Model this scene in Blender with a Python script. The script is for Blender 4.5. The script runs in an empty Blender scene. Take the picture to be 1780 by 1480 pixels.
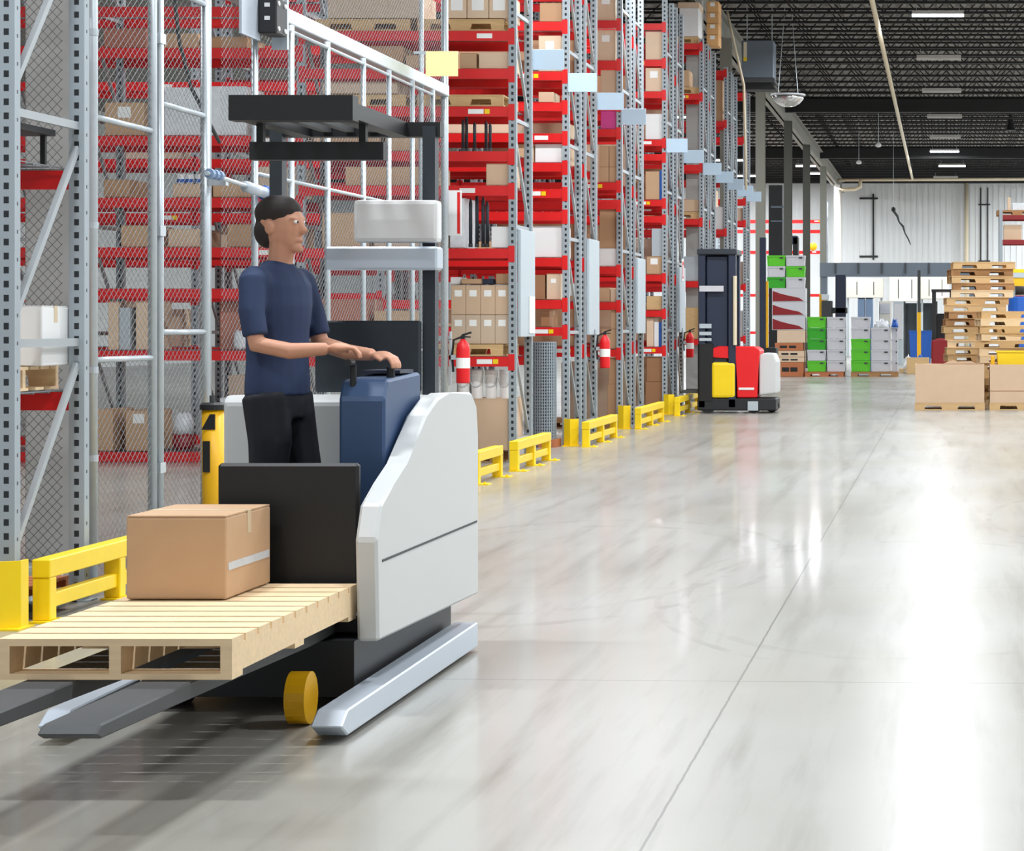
import bpy, bmesh, math, random
from mathutils import Vector, Matrix, noise
random.seed(7)
PI = math.pi
SC = bpy.context.scene
COL = SC.collection
F = 4000.0            # focal length in photo pixels
VX, VY = 1645.0, 565.0   # the aisle's vanishing point in the photo
H = 1.6               # eye height

# ------------------------------------------------------------------ camera, light, exposure
cd = bpy.data.cameras.new('camera')
cam = bpy.data.objects.new('camera', cd); COL.objects.link(cam)
cam.location = (0, 0, H); cam.rotation_euler = (PI/2, 0, 0)
cd.sensor_width = 36; cd.lens = F/1780*36
cd.shift_x = (890-VX)/1780; cd.shift_y = (VY-740)/1780
cd.clip_start = 0.1; cd.clip_end = 400
SC.camera = cam
SC.view_settings.view_transform = 'Standard'; SC.view_settings.look = 'None'
SC.view_settings.gamma = 1.0; SC.view_settings.exposure = 0.0
w = bpy.data.worlds.new('world'); SC.world = w; w.use_nodes = True
w.node_tree.nodes['Background'].inputs[0].default_value = (0.93, 0.97, 1.0, 1)
w.node_tree.nodes['Background'].inputs[1].default_value = 0.6
LAMP_W = 330.0        # watts of one lit strip lamp
FAR_W = 470.0
try:
    SC.cycles.max_bounces = 7; SC.cycles.diffuse_bounces = 3; SC.cycles.glossy_bounces = 3
    SC.cycles.transparent_max_bounces = 6; SC.cycles.sample_clamp_indirect = 6.0
    SC.cycles.caustics_reflective = False; SC.cycles.caustics_refractive = False
except Exception: pass

# ------------------------------------------------------------------ helpers
def P(x, y, Y): return Vector(((x-VX)*Y/F, Y, H-(y-VY)*Y/F))
def PX(x, Y): return (x-VX)*Y/F
def PZ(y, Y): return H-(y-VY)*Y/F
def s2l(c): return tuple((v/12.92 if v <= 0.04045 else ((v+0.055)/1.055)**2.4) for v in c)

MATS = {}
def M(name, rgb=None, rough=0.6, metal=0.0, var=0.0, scale=8.0, emit=0.0, bump=0.0, stretch=None, spec=None):
    if name in MATS: return MATS[name]
    m = bpy.data.materials.new(name); m.use_nodes = True
    nt = m.node_tree; b = nt.nodes['Principled BSDF']
    c = s2l([v/255 for v in rgb]) + (1,)
    b.inputs['Base Color'].default_value = c
    b.inputs['Roughness'].default_value = rough; b.inputs['Metallic'].default_value = metal
    if spec is not None: b.inputs['Specular IOR Level'].default_value = spec
    if emit:
        b.inputs['Emission Color'].default_value = c; b.inputs['Emission Strength'].default_value = emit
    if var or bump:
        tc = nt.nodes.new('ShaderNodeTexCoord'); mp = nt.nodes.new('ShaderNodeMapping')
        nz = nt.nodes.new('ShaderNodeTexNoise'); nz.inputs['Scale'].default_value = scale; nz.inputs['Detail'].default_value = 5
        nt.links.new(tc.outputs['Object'], mp.inputs['Vector']); nt.links.new(mp.outputs['Vector'], nz.inputs['Vector'])
        if stretch: mp.inputs['Scale'].default_value = stretch
        if var:
            mx = nt.nodes.new('ShaderNodeMix'); mx.data_type = 'RGBA'
            mx.inputs['A'].default_value = tuple(max(0, v*(1-var)) for v in c[:3])+(1,)
            mx.inputs['B'].default_value = tuple(min(1, v*(1+var)) for v in c[:3])+(1,)
            nt.links.new(nz.outputs['Fac'], mx.inputs['Factor']); nt.links.new(mx.outputs['Result'], b.inputs['Base Color'])
        if bump:
            bp = nt.nodes.new('ShaderNodeBump'); bp.inputs['Strength'].default_value = bump; bp.inputs['Distance'].default_value = 0.01
            nt.links.new(nz.outputs['Fac'], bp.inputs['Height']); nt.links.new(bp.outputs['Normal'], b.inputs['Normal'])
    MATS[name] = m
    return m

M('galv', (196, 204, 210), 0.38, 0.55, 0.12, 30)
M('pipe', (192, 200, 206), 0.35, 0.4, 0.08, 20)
M('wire', (122, 126, 130), 0.6, 0.0)
M('wire_dark', (92, 96, 98), 0.5, 0.3)
M('rack_gray', (158, 168, 175), 0.5, 0.15, 0.06, 12)
M('brace', (168, 174, 178), 0.5, 0.2)
M('red', (222, 24, 26), 0.42, 0.0, 0.10, 6)
M('dark_red', (140, 16, 26), 0.5, 0.0, 0.10, 6)
M('yellow', (252, 214, 20), 0.42, 0.0, 0.06, 8)
M('amber', (246, 186, 16), 0.42, 0.0, 0.06, 8)
M('white', (240, 240, 240), 0.5)
M('label', (250, 250, 248), 0.6)
M('pale_blue', (192, 215, 234), 0.55)
M('pale_yellow', (250, 238, 170), 0.55)
M('pink', (215, 70, 150), 0.6)
M('panel', (186, 197, 204), 0.5, 0.1)
CART = ['card_a', 'card_b', 'card_c', 'card_d', 'card_e']
for n_, c_ in zip(CART, [(213, 183, 154), (201, 165, 130), (226, 198, 170), (184, 145, 110), (209, 186, 163)]):
    M(n_, c_, 0.75, 0, 0.07, 5, bump=0.05)
M('card_red', (176, 112, 92), 0.75, 0, 0.08, 5)
M('card_orange', (232, 178, 120), 0.75, 0, 0.06, 5)
M('card_brown', (160, 116, 82), 0.75, 0, 0.12, 5)
M('tape', (226, 205, 172), 0.35)
M('wood', (214, 178, 128), 0.75, 0, 0.22, 6, bump=0.1, stretch=(1, 8, 8))
M('wood_old', (176, 132, 88), 0.8, 0, 0.28, 6, bump=0.1, stretch=(1, 8, 8))
M('wood_pale', (238, 210, 170), 0.75, 0, 0.15, 6, bump=0.1, stretch=(1, 8, 8))
M('wood_red', (190, 116, 76), 0.8, 0, 0.2, 6, stretch=(1, 8, 8))
M('black', (22, 23, 26), 0.5)
M('rubber', (26, 26, 28), 0.75)
M('dark_gray', (66, 68, 70), 0.6)
M('navy', (34, 44, 66), 0.5)
M('steel_blue', (44, 52, 60), 0.5)
M('chassis', (38, 40, 44), 0.5, 0.2)
M('cowl', (208, 210, 210), 0.45)
M('pale_steel', (196, 206, 218), 0.35, 0.3)
M('console', (52, 78, 116), 0.5)
M('truck_red', (232, 22, 30), 0.4)
M('green', (92, 200, 36), 0.5, 0, 0.1, 9)
M('green_dark', (48, 168, 30), 0.5, 0, 0.1, 9)
M('bin_gray', (206, 206, 212), 0.5, 0, 0.04, 9)
M('film', (226, 230, 236), 0.3, 0, 0.2, 14, bump=0.5)
M('blue', (30, 90, 180), 0.5)
M('blue_gray', (128, 152, 186), 0.5)
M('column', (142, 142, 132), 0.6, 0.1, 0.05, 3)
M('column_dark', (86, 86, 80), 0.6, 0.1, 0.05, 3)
M('concrete', (178, 178, 176), 0.8, 0, 0.1, 4, bump=0.1)
M('wall', (228, 230, 231), 0.7, 0, 0.05, 0.6)
M('deck', (132, 128, 122), 0.6, 0, 0.15, 3)
M('joist', (24, 24, 26), 0.6)
M('girder', (150, 148, 140), 0.6)
M('cream', (228, 214, 186), 0.5)
M('beige', (232, 226, 214), 0.6)
M('lamp_off', (196, 194, 190), 0.5)
M('lamp_on', (236, 246, 255), 0.5, emit=14.0)
M('chrome', (220, 220, 220), 0.08, 1.0)
M('skin', (206, 150, 122), 0.55)
M('hair', (38, 30, 28), 0.7)
M('shirt', (40, 56, 90), 0.8, 0, 0.1, 30)
M('trousers', (26, 28, 36), 0.85, 0, 0.15, 30)
M('heater', (108, 118, 130), 0.5, 0.2)
M('screen_green', (20, 66, 52), 0.3)
M('mesh_gray', (150, 160, 168), 0.5, 0.3)

def slot_material():
    """grey rack steel with the row of teardrop slots down its front face"""
    m = bpy.data.materials.new('rack_slotted'); m.use_nodes = True
    nt = m.node_tree; b = nt.nodes['Principled BSDF']
    b.inputs['Roughness'].default_value = 0.5; b.inputs['Metallic'].default_value = 0.15
    tc = nt.nodes.new('ShaderNodeTexCoord'); sp = nt.nodes.new('ShaderNodeSeparateXYZ')
    nt.links.new(tc.outputs['Object'], sp.inputs[0])
    def mth(op, a, bb=None):
        n = nt.nodes.new('ShaderNodeMath'); n.operation = op
        for i, v in enumerate((a, bb)):
            if v is None: continue
            if isinstance(v, (int, float)): n.inputs[i].default_value = v
            else: nt.links.new(v, n.inputs[i])
        return n.outputs[0]
    zz = mth('LESS_THAN', mth('MODULO', sp.outputs['Z'], 0.075), 0.036)
    # two slot columns on faces that look along the aisle depth, one on the aisle side
    ax = mth('ABSOLUTE', sp.outputs['X'])
    fx = mth('LESS_THAN', ax, 0.014)
    geo = nt.nodes.new('ShaderNodeNewGeometry'); sn = nt.nodes.new('ShaderNodeSeparateXYZ')
    nt.links.new(geo.outputs['Normal'], sn.inputs[0])
    ny = mth('GREATER_THAN', mth('ABSOLUTE', sn.outputs['Y']), 0.7)
    fac = mth('MULTIPLY', mth('MULTIPLY', zz, fx), ny)
    ay = mth('ABSOLUTE', mth('ADD', sp.outputs['Y'], 0.0))
    z2 = mth('LESS_THAN', mth('MODULO', mth('ADD', sp.outputs['Z'], 0.01), 0.15), 0.02)
    f2 = mth('MULTIPLY', mth('MULTIPLY', z2, mth('LESS_THAN', ay, 0.008)), mth('GREATER_THAN', mth('ABSOLUTE', sn.outputs['X']), 0.7))
    fac = mth('MAXIMUM', fac, f2)
    mx = nt.nodes.new('ShaderNodeMix'); mx.data_type = 'RGBA'
    mx.inputs['A'].default_value = s2l((160/255, 170/255, 177/255))+(1,)
    mx.inputs['B'].default_value = s2l((34/255, 38/255, 42/255))+(1,)
    nt.links.new(fac, mx.inputs['Factor']); nt.links.new(mx.outputs['Result'], b.inputs['Base Color'])
    MATS['rack_slotted'] = m
slot_material()

class MB:
    def __init__(s): s.bm = bmesh.new()
    def box(s, x0, x1, y0, y1, z0, z1, rot=None, at=None):
        vs = [s.bm.verts.new((x, y, z)) for x in (x0, x1) for y in (y0, y1) for z in (z0, z1)]
        if rot is not None:
            for v in vs: v.co = rot @ v.co
        if at is not None:
            for v in vs: v.co += Vector(at)
        for f in ((0, 1, 3, 2), (4, 6, 7, 5), (0, 4, 5, 1), (2, 3, 7, 6), (0, 2, 6, 4), (1, 5, 7, 3)):
            s.bm.faces.new([vs[i] for i in f])
        return s
    def tube(s, pts, r, n=8, cap=True):
        pts = [Vector(p) for p in pts]; rr = r if isinstance(r, (list, tuple)) else [r]*len(pts)
        rings = []; up = None
        for i, p in enumerate(pts):
            d = (pts[min(i+1, len(pts)-1)]-pts[max(i-1, 0)]).normalized()
            if up is None:
                up = Vector((0, 0, 1)) if abs(d.z) < 0.9 else Vector((0, 1, 0))
            a = d.cross(up).normalized(); up = a.cross(d).normalized()
            rings.append([s.bm.verts.new(p+(a*math.cos(t*2*PI/n)+up*math.sin(t*2*PI/n))*rr[i]) for t in range(n)])
        for a, b in zip(rings, rings[1:]):
            for t in range(n): s.bm.faces.new((a[t], a[(t+1) % n], b[(t+1) % n], b[t]))
        if cap:
            s.bm.faces.new(rings[0][::-1]); s.bm.faces.new(rings[-1])
        return s
    def bar(s, a, b, w=0.04, t=0.02, up=(0, 0, 1)):
        """rectangular bar from a to b, w across, t thick"""
        a = Vector(a); b = Vector(b); d = (b-a); L = d.length; d.normalize(); u = Vector(up)
        x = d.cross(u)
        if x.length < 1e-4: x = d.cross(Vector((0, 1, 0)))
        x.normalize(); u = x.cross(d)
        vs = []
        for p in (a, b):
            for i, j in ((-1, -1), (1, -1), (1, 1), (-1, 1)): vs.append(s.bm.verts.new(p+x*(i*t/2)+u*(j*w/2)))
        for f in ((0, 1, 2, 3), (7, 6, 5, 4), (0, 4, 5, 1), (1, 5, 6, 2), (2, 6, 7, 3), (3, 7, 4, 0)): s.bm.faces.new([vs[i] for i in f])
        return s
    def lathe(s, prof, at=(0, 0, 0), n=16):
        at = Vector(at); rings = []
        for r, z in prof: rings.append([s.bm.verts.new(at+Vector((r*math.cos(t*2*PI/n), r*math.sin(t*2*PI/n), z))) for t in range(n)])
        for a, b in zip(rings, rings[1:]):
            for t in range(n): s.bm.faces.new((a[t], a[(t+1) % n], b[(t+1) % n], b[t]))
        s.bm.faces.new(rings[0][::-1]); s.bm.faces.new(rings[-1])
        return s
    def prism(s, poly, axis, t0, t1):
        """extrude a 2D polygon along an axis: axis 'x' poly is (y,z); 'y' poly is (x,z); 'z' poly is (x,y)"""
        def mk(p, t): return {'x': (t, p[0], p[1]), 'y': (p[0], t, p[1]), 'z': (p[0], p[1], t)}[axis]
        a = [s.bm.verts.new(mk(p, t0)) for p in poly]; b = [s.bm.verts.new(mk(p, t1)) for p in poly]
        n = len(poly)
        for i in range(n): s.bm.faces.new((a[i], a[(i+1) % n], b[(i+1) % n], b[i]))
        s.bm.faces.new(a[::-1]); s.bm.faces.new(b)
        return s
    def ring(s, rings, cap=True):
        rs = [[s.bm.verts.new(v) for v in r] for r in rings]; n = len(rs[0])
        for a, b in zip(rs, rs[1:]):
            for t in range(n): s.bm.faces.new((a[t], a[(t+1) % n], b[(t+1) % n], b[t]))
        if cap: s.bm.faces.new(rs[0][::-1]); s.bm.faces.new(rs[-1])
        return s
    def bevel(s, w=0.005, seg=1):
        bmesh.ops.bevel(s.bm, geom=[e for e in s.bm.edges], offset=w, segments=seg, profile=0.6, affect='EDGES')
        return s
    def mesh(s, name, mat, smooth=False):
        bmesh.ops.recalc_face_normals(s.bm, faces=s.bm.faces[:])
        me = bpy.data.meshes.new(name); s.bm.to_mesh(me); s.bm.free()
        for m in (mat if isinstance(mat, (list, tuple)) else [mat]): me.materials.append(MATS[m])
        if smooth:
            for p in me.polygons: p.use_smooth = True
        return me
    def build(s, name, mat, parent=None, smooth=False, loc=None):
        return link(name, s.mesh(name, mat, smooth), parent, loc)

def link(name, me, parent=None, loc=None, rotz=0):
    o = bpy.data.objects.new(name, me); COL.objects.link(o)
    if parent: o.parent = parent
    if loc is not None: o.location = loc
    if rotz: o.rotation_euler.z = rotz
    return o
def tag(o, label=None, cat=None, group=None, kind=None):
    if label: o['label'] = label
    if cat: o['category'] = cat
    if group: o['group'] = group
    if kind: o['kind'] = kind
    return o
def thing(name, label, cat, loc=(0, 0, 0), rotz=0, group=None):
    o = bpy.data.objects.new(name, None); COL.objects.link(o); o.empty_display_size = 0.1
    o.location = loc; o.rotation_euler = (0, 0, rotz)
    return tag(o, label, cat, group)
ORD = ['first', 'second', 'third', 'fourth', 'fifth', 'sixth', 'seventh', 'eighth', 'ninth', 'tenth', 'eleventh', 'twelfth', 'thirteenth',
       'fourteenth', 'fifteenth', 'sixteenth', 'seventeenth', 'eighteenth', 'nineteenth', 'twentieth']

# ------------------------------------------------------------------ the room
def floor_material():
    m = bpy.data.materials.new('polished_concrete'); m.use_nodes = True; MATS['floor'] = m
    nt = m.node_tree; b = nt.nodes['Principled BSDF']; N = nt.nodes.new; L = nt.links.new
    tc = N('ShaderNodeTexCoord'); sp = N('ShaderNodeSeparateXYZ'); L(tc.outputs['Object'], sp.inputs[0])
    def noise_tex(scale, detail, st, rough=0.5, rot=0.0):
        mp = N('ShaderNodeMapping'); mp.inputs['Scale'].default_value = st; mp.inputs['Rotation'].default_value = (0, 0, rot)
        L(tc.outputs['Object'], mp.inputs['Vector'])
        n = N('ShaderNodeTexNoise'); n.inputs['Scale'].default_value = scale; n.inputs['Detail'].default_value = detail
        n.inputs['Roughness'].default_value = rough
        L(mp.outputs['Vector'], n.inputs['Vector']); return n.outputs['Fac']
    def mth(op, a, bb=None, cl=False):
        n = N('ShaderNodeMath'); n.operation = op; n.use_clamp = cl
        for i, v in enumerate((a, bb)):
            if v is None: continue
            if isinstance(v, (int, float)): n.inputs[i].default_value = v
            else: L(v, n.inputs[i])
        return n.outputs[0]
    def mix(f, a, bb):
        n = N('ShaderNodeMix'); n.data_type = 'RGBA'
        if isinstance(f, (int, float)): n.inputs['Factor'].default_value = f
        else: L(f, n.inputs['Factor'])
        for k, v in (('A', a), ('B', bb)):
            if isinstance(v, tuple): n.inputs[k].default_value = v
            else: L(v, n.inputs[k])
        return n.outputs['Result']
    def ramp(f, lo, hi):
        return mth('MULTIPLY', mth('SUBTRACT', f, lo), 1.0/(hi-lo), True)
    c0 = s2l((171/255, 170/255, 165/255))+(1,); c1 = s2l((158/255, 154/255, 144/255))+(1,)
    big = noise_tex(0.35, 5, (1, 1, 1))
    base = mix(ramp(big, 0.35, 0.65), c0, c1)
    # long scuffed wheel streaks, mostly along the aisle
    st1 = noise_tex(1.0, 5, (5.0, 0.30, 1), 0.6, 0.10)
    st2 = noise_tex(1.0, 5, (5.5, 0.45, 1), 0.6, 0.42)
    streak = mth('MULTIPLY', mth('ADD', ramp(st1, 0.52, 0.68), mth('MULTIPLY', ramp(st2, 0.55, 0.7), 0.7)), 0.5, True)
    base = mix(mth('MULTIPLY', streak, 0.9), base, s2l((118/255, 112/255, 101/255))+(1,))
    # curved tyre marks
    def arc(cx, cy, r, wd, ymin, ymax):
        dx = mth('SUBTRACT', sp.outputs['X'], cx); dy = mth('MULTIPLY', mth('SUBTRACT', sp.outputs['Y'], cy), 0.45)
        d = mth('SQRT', mth('ADD', mth('MULTIPLY', dx, dx), mth('MULTIPLY', dy, dy)))
        on = mth('LESS_THAN', mth('ABSOLUTE', mth('SUBTRACT', d, r)), wd)
        return mth('MULTIPLY', on, mth('MULTIPLY', mth('GREATER_THAN', sp.outputs['Y'], ymin), mth('LESS_THAN', sp.outputs['Y'], ymax)))
    marks = arc(-0.2, 14.0, 1.35, 0.025, 11.0, 17.5)
    for a in ((-0.2, 14.0, 1.5, 0.02, 11, 17), (-2.6, 15.5, 1.5, 0.03, 10.5, 19), (-2.6, 15.5, 1.25, 0.03, 10.5, 19), (1.6, 19.0, 1.25, 0.025, 12, 26), (1.9, 20, 1.1, 0.02, 14, 30)):
        marks = mth('MAXIMUM', marks, arc(*a))
    gr = noise_tex(3.0, 3, (1, 1, 1))
    base = mix(mth('MULTIPLY', mth('MULTIPLY', marks, ramp(gr, 0.4, 0.65)), 0.4), base, s2l((112/255, 107/255, 98/255))+(1,))
    # saw-cut joints
    wob = mth('MULTIPLY', mth('SUBTRACT', noise_tex(9.0, 3, (1, 1, 1)), 0.5), 0.009)
    jx = mth('LESS_THAN', mth('ABSOLUTE', mth('ADD', mth('SUBTRACT', sp.outputs['X'], -0.93), wob)), 0.0048)
    j2 = mth('LESS_THAN', mth('ABSOLUTE', mth('SUBTRACT', mth('ADD', sp.outputs['Y'], mth('ADD', wob, mth('MULTIPLY', sp.outputs['X'], 0.048))), 10.28)), 0.008)
    j3 = mth('LESS_THAN', mth('ABSOLUTE', mth('SUBTRACT', mth('ADD', sp.outputs['Y'], wob), 14.0)), 0.008)
    j4 = mth('LESS_THAN', mth('ABSOLUTE', mth('SUBTRACT', mth('ADD', sp.outputs['X'], wob), 3.2)), 0.006)
    base = mix(mth('MULTIPLY', j3, 0.25), base, s2l((0.42, 0.4, 0.37))+(1,))
    base = mix(mth('MULTIPLY', j4, 0.6), base, s2l((0.42, 0.4, 0.37))+(1,))
    base = mix(mth('MULTIPLY', mth('MAXIMUM', jx, mth('MULTIPLY', j2, 0.75)), 0.8), base, s2l((0.36, 0.34, 0.31))+(1,))
    L(base, b.inputs['Base Color'])
    rn = noise_tex(1.2, 4, (1.5, 0.3, 1))
    L(mth('ADD', 0.275, mth('MULTIPLY', ramp(rn, 0.3, 0.7), 0.10)), b.inputs['Roughness'])
    b.inputs['Coat Weight'].default_value = 0.22; b.inputs['Coat Roughness'].default_value = 0.09
    b.inputs['Specular IOR Level'].default_value = 0.5
floor_material()
tag(MB().box(-32, 14, -4, 119, -0.1, 0).build('floor', 'floor'), kind='structure')
YW = 118.0
mb = MB().box(-32, 14, YW, YW+0.2, 0, 10.2)
for i in range(150):
    x = -30+i*0.3; mb.box(x, x+0.05, YW-0.03, YW, 0, 9.2)
tag(mb.build('wall_far', 'wall'), kind='structure')
tag(MB().box(-32.2, -32, -4, YW+0.2, 0, 10.2).build('wall_left', 'wall'), kind='structure')
tag(MB().box(14, 14.2, -4, YW+0.2, 0, 10.2).build('wall_right', 'wall'), kind='structure')
# ceiling: ribbed metal deck over open-web joists
mb = MB().box(-32, 14, -4, YW, 9.75, 9.85)
for i in range(150):
    x = -32+i*0.305; mb.prism([(x, 9.75), (x+0.04, 9.69), (x+0.16, 9.69), (x+0.2, 9.75)], 'y', 30, YW)
ceil = tag(mb.build('ceiling', 'deck'), kind='structure')
mb = MB(); x0, x1 = -16.0, 6.0
mb.box(x0, x1, -0.05, 0.05, -0.05, 0.0); mb.box(x0, x1, -0.05, 0.05, -0.62, -0.56)
k = 0; x = x0
while x < x1-0.05:
    a, b = (-0.05, -0.58) if k % 2 == 0 else (-0.58, -0.05)
    mb.bar((x, 0, a), (x+0.5, 0, b), 0.03, 0.03, up=(0, 1, 0)); x += 0.5; k += 1
jm = mb.mesh('joist', 'joist')
y = 1.0
while y < YW-1:
    link('joist', jm, ceil, (0, y, 9.69)); y += 1.75
for y in (76.0, 97.0):
    MB().box(-16, 6, y-0.12, y+0.12, 8.62, 9.06).build('girder_beam', 'joist', ceil)
MB().box(-32, 14, YW-0.6, YW-0.05, 8.85, 9.7).build('eave_beam', 'joist', ceil)
mb = MB().box(-0.16, 0.16, 30, YW-0.8, 8.3, 8.34).box(-0.16, 0.16, 30, YW-0.8, 8.86, 8.9).box(-0.03, 0.03, 30, YW-0.8, 8.3, 8.9)
mb.build('girder', 'girder', ceil, loc=(-5.35, 0, 0))
# steel columns along the rack line
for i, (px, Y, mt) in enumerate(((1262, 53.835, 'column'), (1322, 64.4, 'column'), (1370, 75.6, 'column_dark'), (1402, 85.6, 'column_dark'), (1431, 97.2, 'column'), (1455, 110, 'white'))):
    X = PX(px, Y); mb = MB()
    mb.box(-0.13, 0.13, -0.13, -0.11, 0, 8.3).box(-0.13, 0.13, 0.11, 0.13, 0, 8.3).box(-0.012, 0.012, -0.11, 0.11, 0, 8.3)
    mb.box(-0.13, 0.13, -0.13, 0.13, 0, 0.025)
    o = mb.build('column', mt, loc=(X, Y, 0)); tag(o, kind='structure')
# concrete pier behind the near rack and one within the racks
tag(MB().box(-0.16, 0.16, -0.17, 0.17, 0, 8.6).bevel(0.01).build('pillar', 'concrete', loc=(PX(86, 15.6)+0.02, 15.7, 0)), kind='structure')
tag(MB().box(-0.17, 0.17, -0.15, 0.15, 0, 9.0).bevel(0.01).build('pillar', 'concrete', loc=(-5.32, 48.66, 0)), kind='structure')

# ------------------------------------------------------------------ strip lamps
def strip_light(x, y, z, lit, label, power=LAMP_W, group=None):
    y = 1.0+1.75*round((y-1.0)/1.75)
    t = thing('strip_light', label, 'light', (x, y, z), 0, group)
    MB().box(-0.6, 0.6, -0.09, 0.09, 0.02, 0.10).build('housing', 'lamp_off', t)
    MB().prism([(-0.09, 0.02), (-0.06, -0.03), (0.06, -0.03), (0.09, 0.02)], 'x', -0.6, 0.6).build('diffuser', 'lamp_on' if lit else 'lamp_off', t)
    for sx in (-0.5, 0.5): MB().tube([(sx, 0, 0.1), (sx, 0, 9.069-z)], 0.006, 4).build('suspension_wire', 'galv', t)
    if lit:
        ld = bpy.data.lights.new('lamp', 'AREA'); ld.shape = 'RECTANGLE'; ld.size = 1.2; ld.size_y = 0.2; ld.energy = power
        ld.color = (0.93, 0.97, 1.0)
        lo = bpy.data.objects.new('lamp', ld); COL.objects.link(lo); lo.parent = t; lo.location = (0, 0, -0.05)
    return t
for px, py, lit, lb in ((1630, 18, 1, 'brightest glowing strip light near the top of the photo'), (1632, 98, 0, 'unlit strip light next beyond the brightest one'),
                        (1637, 158, 0, 'unlit strip light on the dark ceiling beside the sprinkler pipe'), (1642, 200, 0, 'faint unlit strip light, third beyond the brightest one'),
                        (1643, 237, 0, 'pale unlit strip light just before two glowing lights'), (1642, 265, 1, 'glowing strip light, nearer of the pair before the wall'),
                        (1655, 290, 1, 'glowing strip light, farther of the pair before the wall'), (1644, 312, 0, 'small unlit strip light at the top of the far wall')):
    Y = min(7.2*F/(VY-py), 114.0); strip_light(PX(px, Y), Y, 8.8, lit, lb, FAR_W)
for px, py, lb in ((1342, 275, 'glowing strip light seen between the first two steel columns'), (1405, 287, 'glowing strip light seen past the third steel column'), (1418, 302, 'glowing strip light below another by the white column')):
    Y = 7.2*F/(VY-py); strip_light(PX(px, Y), min(Y, 111), 8.8, 1, lb, FAR_W*(0.4 if px < 1400 else 1))
for X, pw in ((-10.5, 0.35), (-4.4, 1.15), (-0.15, 1.0), (5.5, 1.15), (10.0, 0.9)):  # unseen rows added for fill; the centre one continues the seen lamps
    for iy in range(1 if X == -4.4 else 0, 6 if X == -4.4 else 5):
        strip_light(X, 44-iy*8.6, 8.8, 1, 'unseen strip light added on the ceiling above the frame', LAMP_W*pw, 'unseen ceiling strip lights added above the frame')
for X in (6.5, 10.5):  # unseen lamps added out of view to brighten the far hall
    for iy in range(8):
        strip_light(X, 113.5-iy*8.75, 8.8, 1, 'unseen strip light added past the frame side to brighten the far hall', FAR_W, 'unseen ceiling strip lights added beside the frame')
for X in (-9.5, -14.0):  # hidden lamp rows added here to light the far end
    for iy in range(6):
        strip_light(X, 111.5-iy*10.5, 8.8, 1, 'unseen strip light added on the ceiling behind the rack rows', FAR_W, 'unseen ceiling strip lights added behind the racks')

# ------------------------------------------------------------------ pallet and carton makers
PAL = {}
def pallet_meshes(wd, dp, mat, h):
    key = (round(wd, 2), round(dp, 2), mat, round(h, 3))
    if key in PAL: return PAL[key]
    t = MB(); n = 7; bw = dp/n*0.82
    for i in range(n):
        y = -dp/2+i*(dp-bw)/(n-1); t.box(-wd/2, wd/2, y, y+bw, h-0.018, h)
    b = MB()
    for i in (0, 1.5, 3, 4.5, 6):
        y = -dp/2+i*(dp-bw)/6; b.box(-wd/2, wd/2, y, y+bw, 0, 0.016)
    s = MB()
    # a stringer runs across the width (seen from the aisle) with two notches
    zt = h-0.018; q = wd
    poly = [(-q/2, 0.016), (-0.36*q, 0.016), (-0.35*q, 0.082), (-0.13*q, 0.082), (-0.11*q, 0.016), (0.11*q, 0.016), (0.13*q, 0.082), (0.35*q, 0.082), (0.36*q, 0.016), (q/2, 0.016), (q/2, zt), (-q/2, zt)]
    s.prism(poly, 'y', -0.02, 0.02)
    PAL[key] = (t.mesh('top_deck', mat), b.mesh('bottom_deck', mat), s.mesh('stringer', mat))
    return PAL[key]
def pallet(x, y, z, wd=1.2, dp=1.0, label='', mat='wood', h=0.135, rotz=0, group=None, tilt=0):
    """x,y = centre, z = underside"""
    t = thing('pallet', label, 'pallet', (x, y, z), rotz, group)
    if tilt: t.rotation_euler.y = tilt
    a, b, s = pallet_meshes(wd, dp, mat, h)
    link('top_deck', a, t); link('bottom_deck', b, t)
    for yy in (-dp/2+0.025, 0, dp/2-0.025): link('stringer', s, t, (0, yy, 0))
    return t
CM = {}
def carton(x0, x1, y0, z0, h, dp=0.5, mat=None, label='', labels=0, rotz=0, tape=True, group=None, name='carton', cat='box', lab_w=None, lab_h=None, lab_z=0.72):
    """closed cardboard box; x0..x1 across, y0 near face, z0 bottom. labels: white stickers on its near face"""
    if 26 < y0 < 60 and -5.3 < x1 and x0 < -5.1: x1 = min(x1, -5.097)      # keep clear of the end upright
    mat = mat or random.choice(CART); wd = x1-x0
    key = (round(wd, 3), round(dp, 3), round(h, 3), mat)
    if key not in CM:
        mb = MB().box(-wd/2, wd/2, 0, dp, 0, h-0.006)
        mb.bevel(min(0.006, wd*0.03))
        mb.box(-wd/2+0.002, wd/2-0.002, 0.002, dp/2-0.003, h-0.0055, h); mb.box(-wd/2+0.002, wd/2-0.002, dp/2+0.003, dp-0.002, h-0.0055, h)
        CM[key] = mb.mesh('carton', mat)
    o = link(name, CM[key], None, ((x0+x1)/2, y0, z0), rotz); tag(o, label, cat, group)
    if tape:
        tw = 0.025; MB().box(-wd/2-0.001, wd/2+0.001, dp/2-tw, dp/2+tw, h, h+0.001).box(wd/2+0.0005, wd/2+0.0015, dp/2-tw, dp/2+tw, h*0.72, h).build('tape', 'tape', o)
    for i in range(labels):
        cx = -wd/2+wd*(i+0.5)/labels; lw = lab_w or min(0.15, wd/labels*0.42); lh = lab_h or min(h*0.34, lw*0.85)
        MB().box(cx-lw/2, cx+lw/2, -0.003, -0.0005, h*lab_z-lh/2, h*lab_z+lh/2).build('label', 'label', o)
    return o

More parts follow.
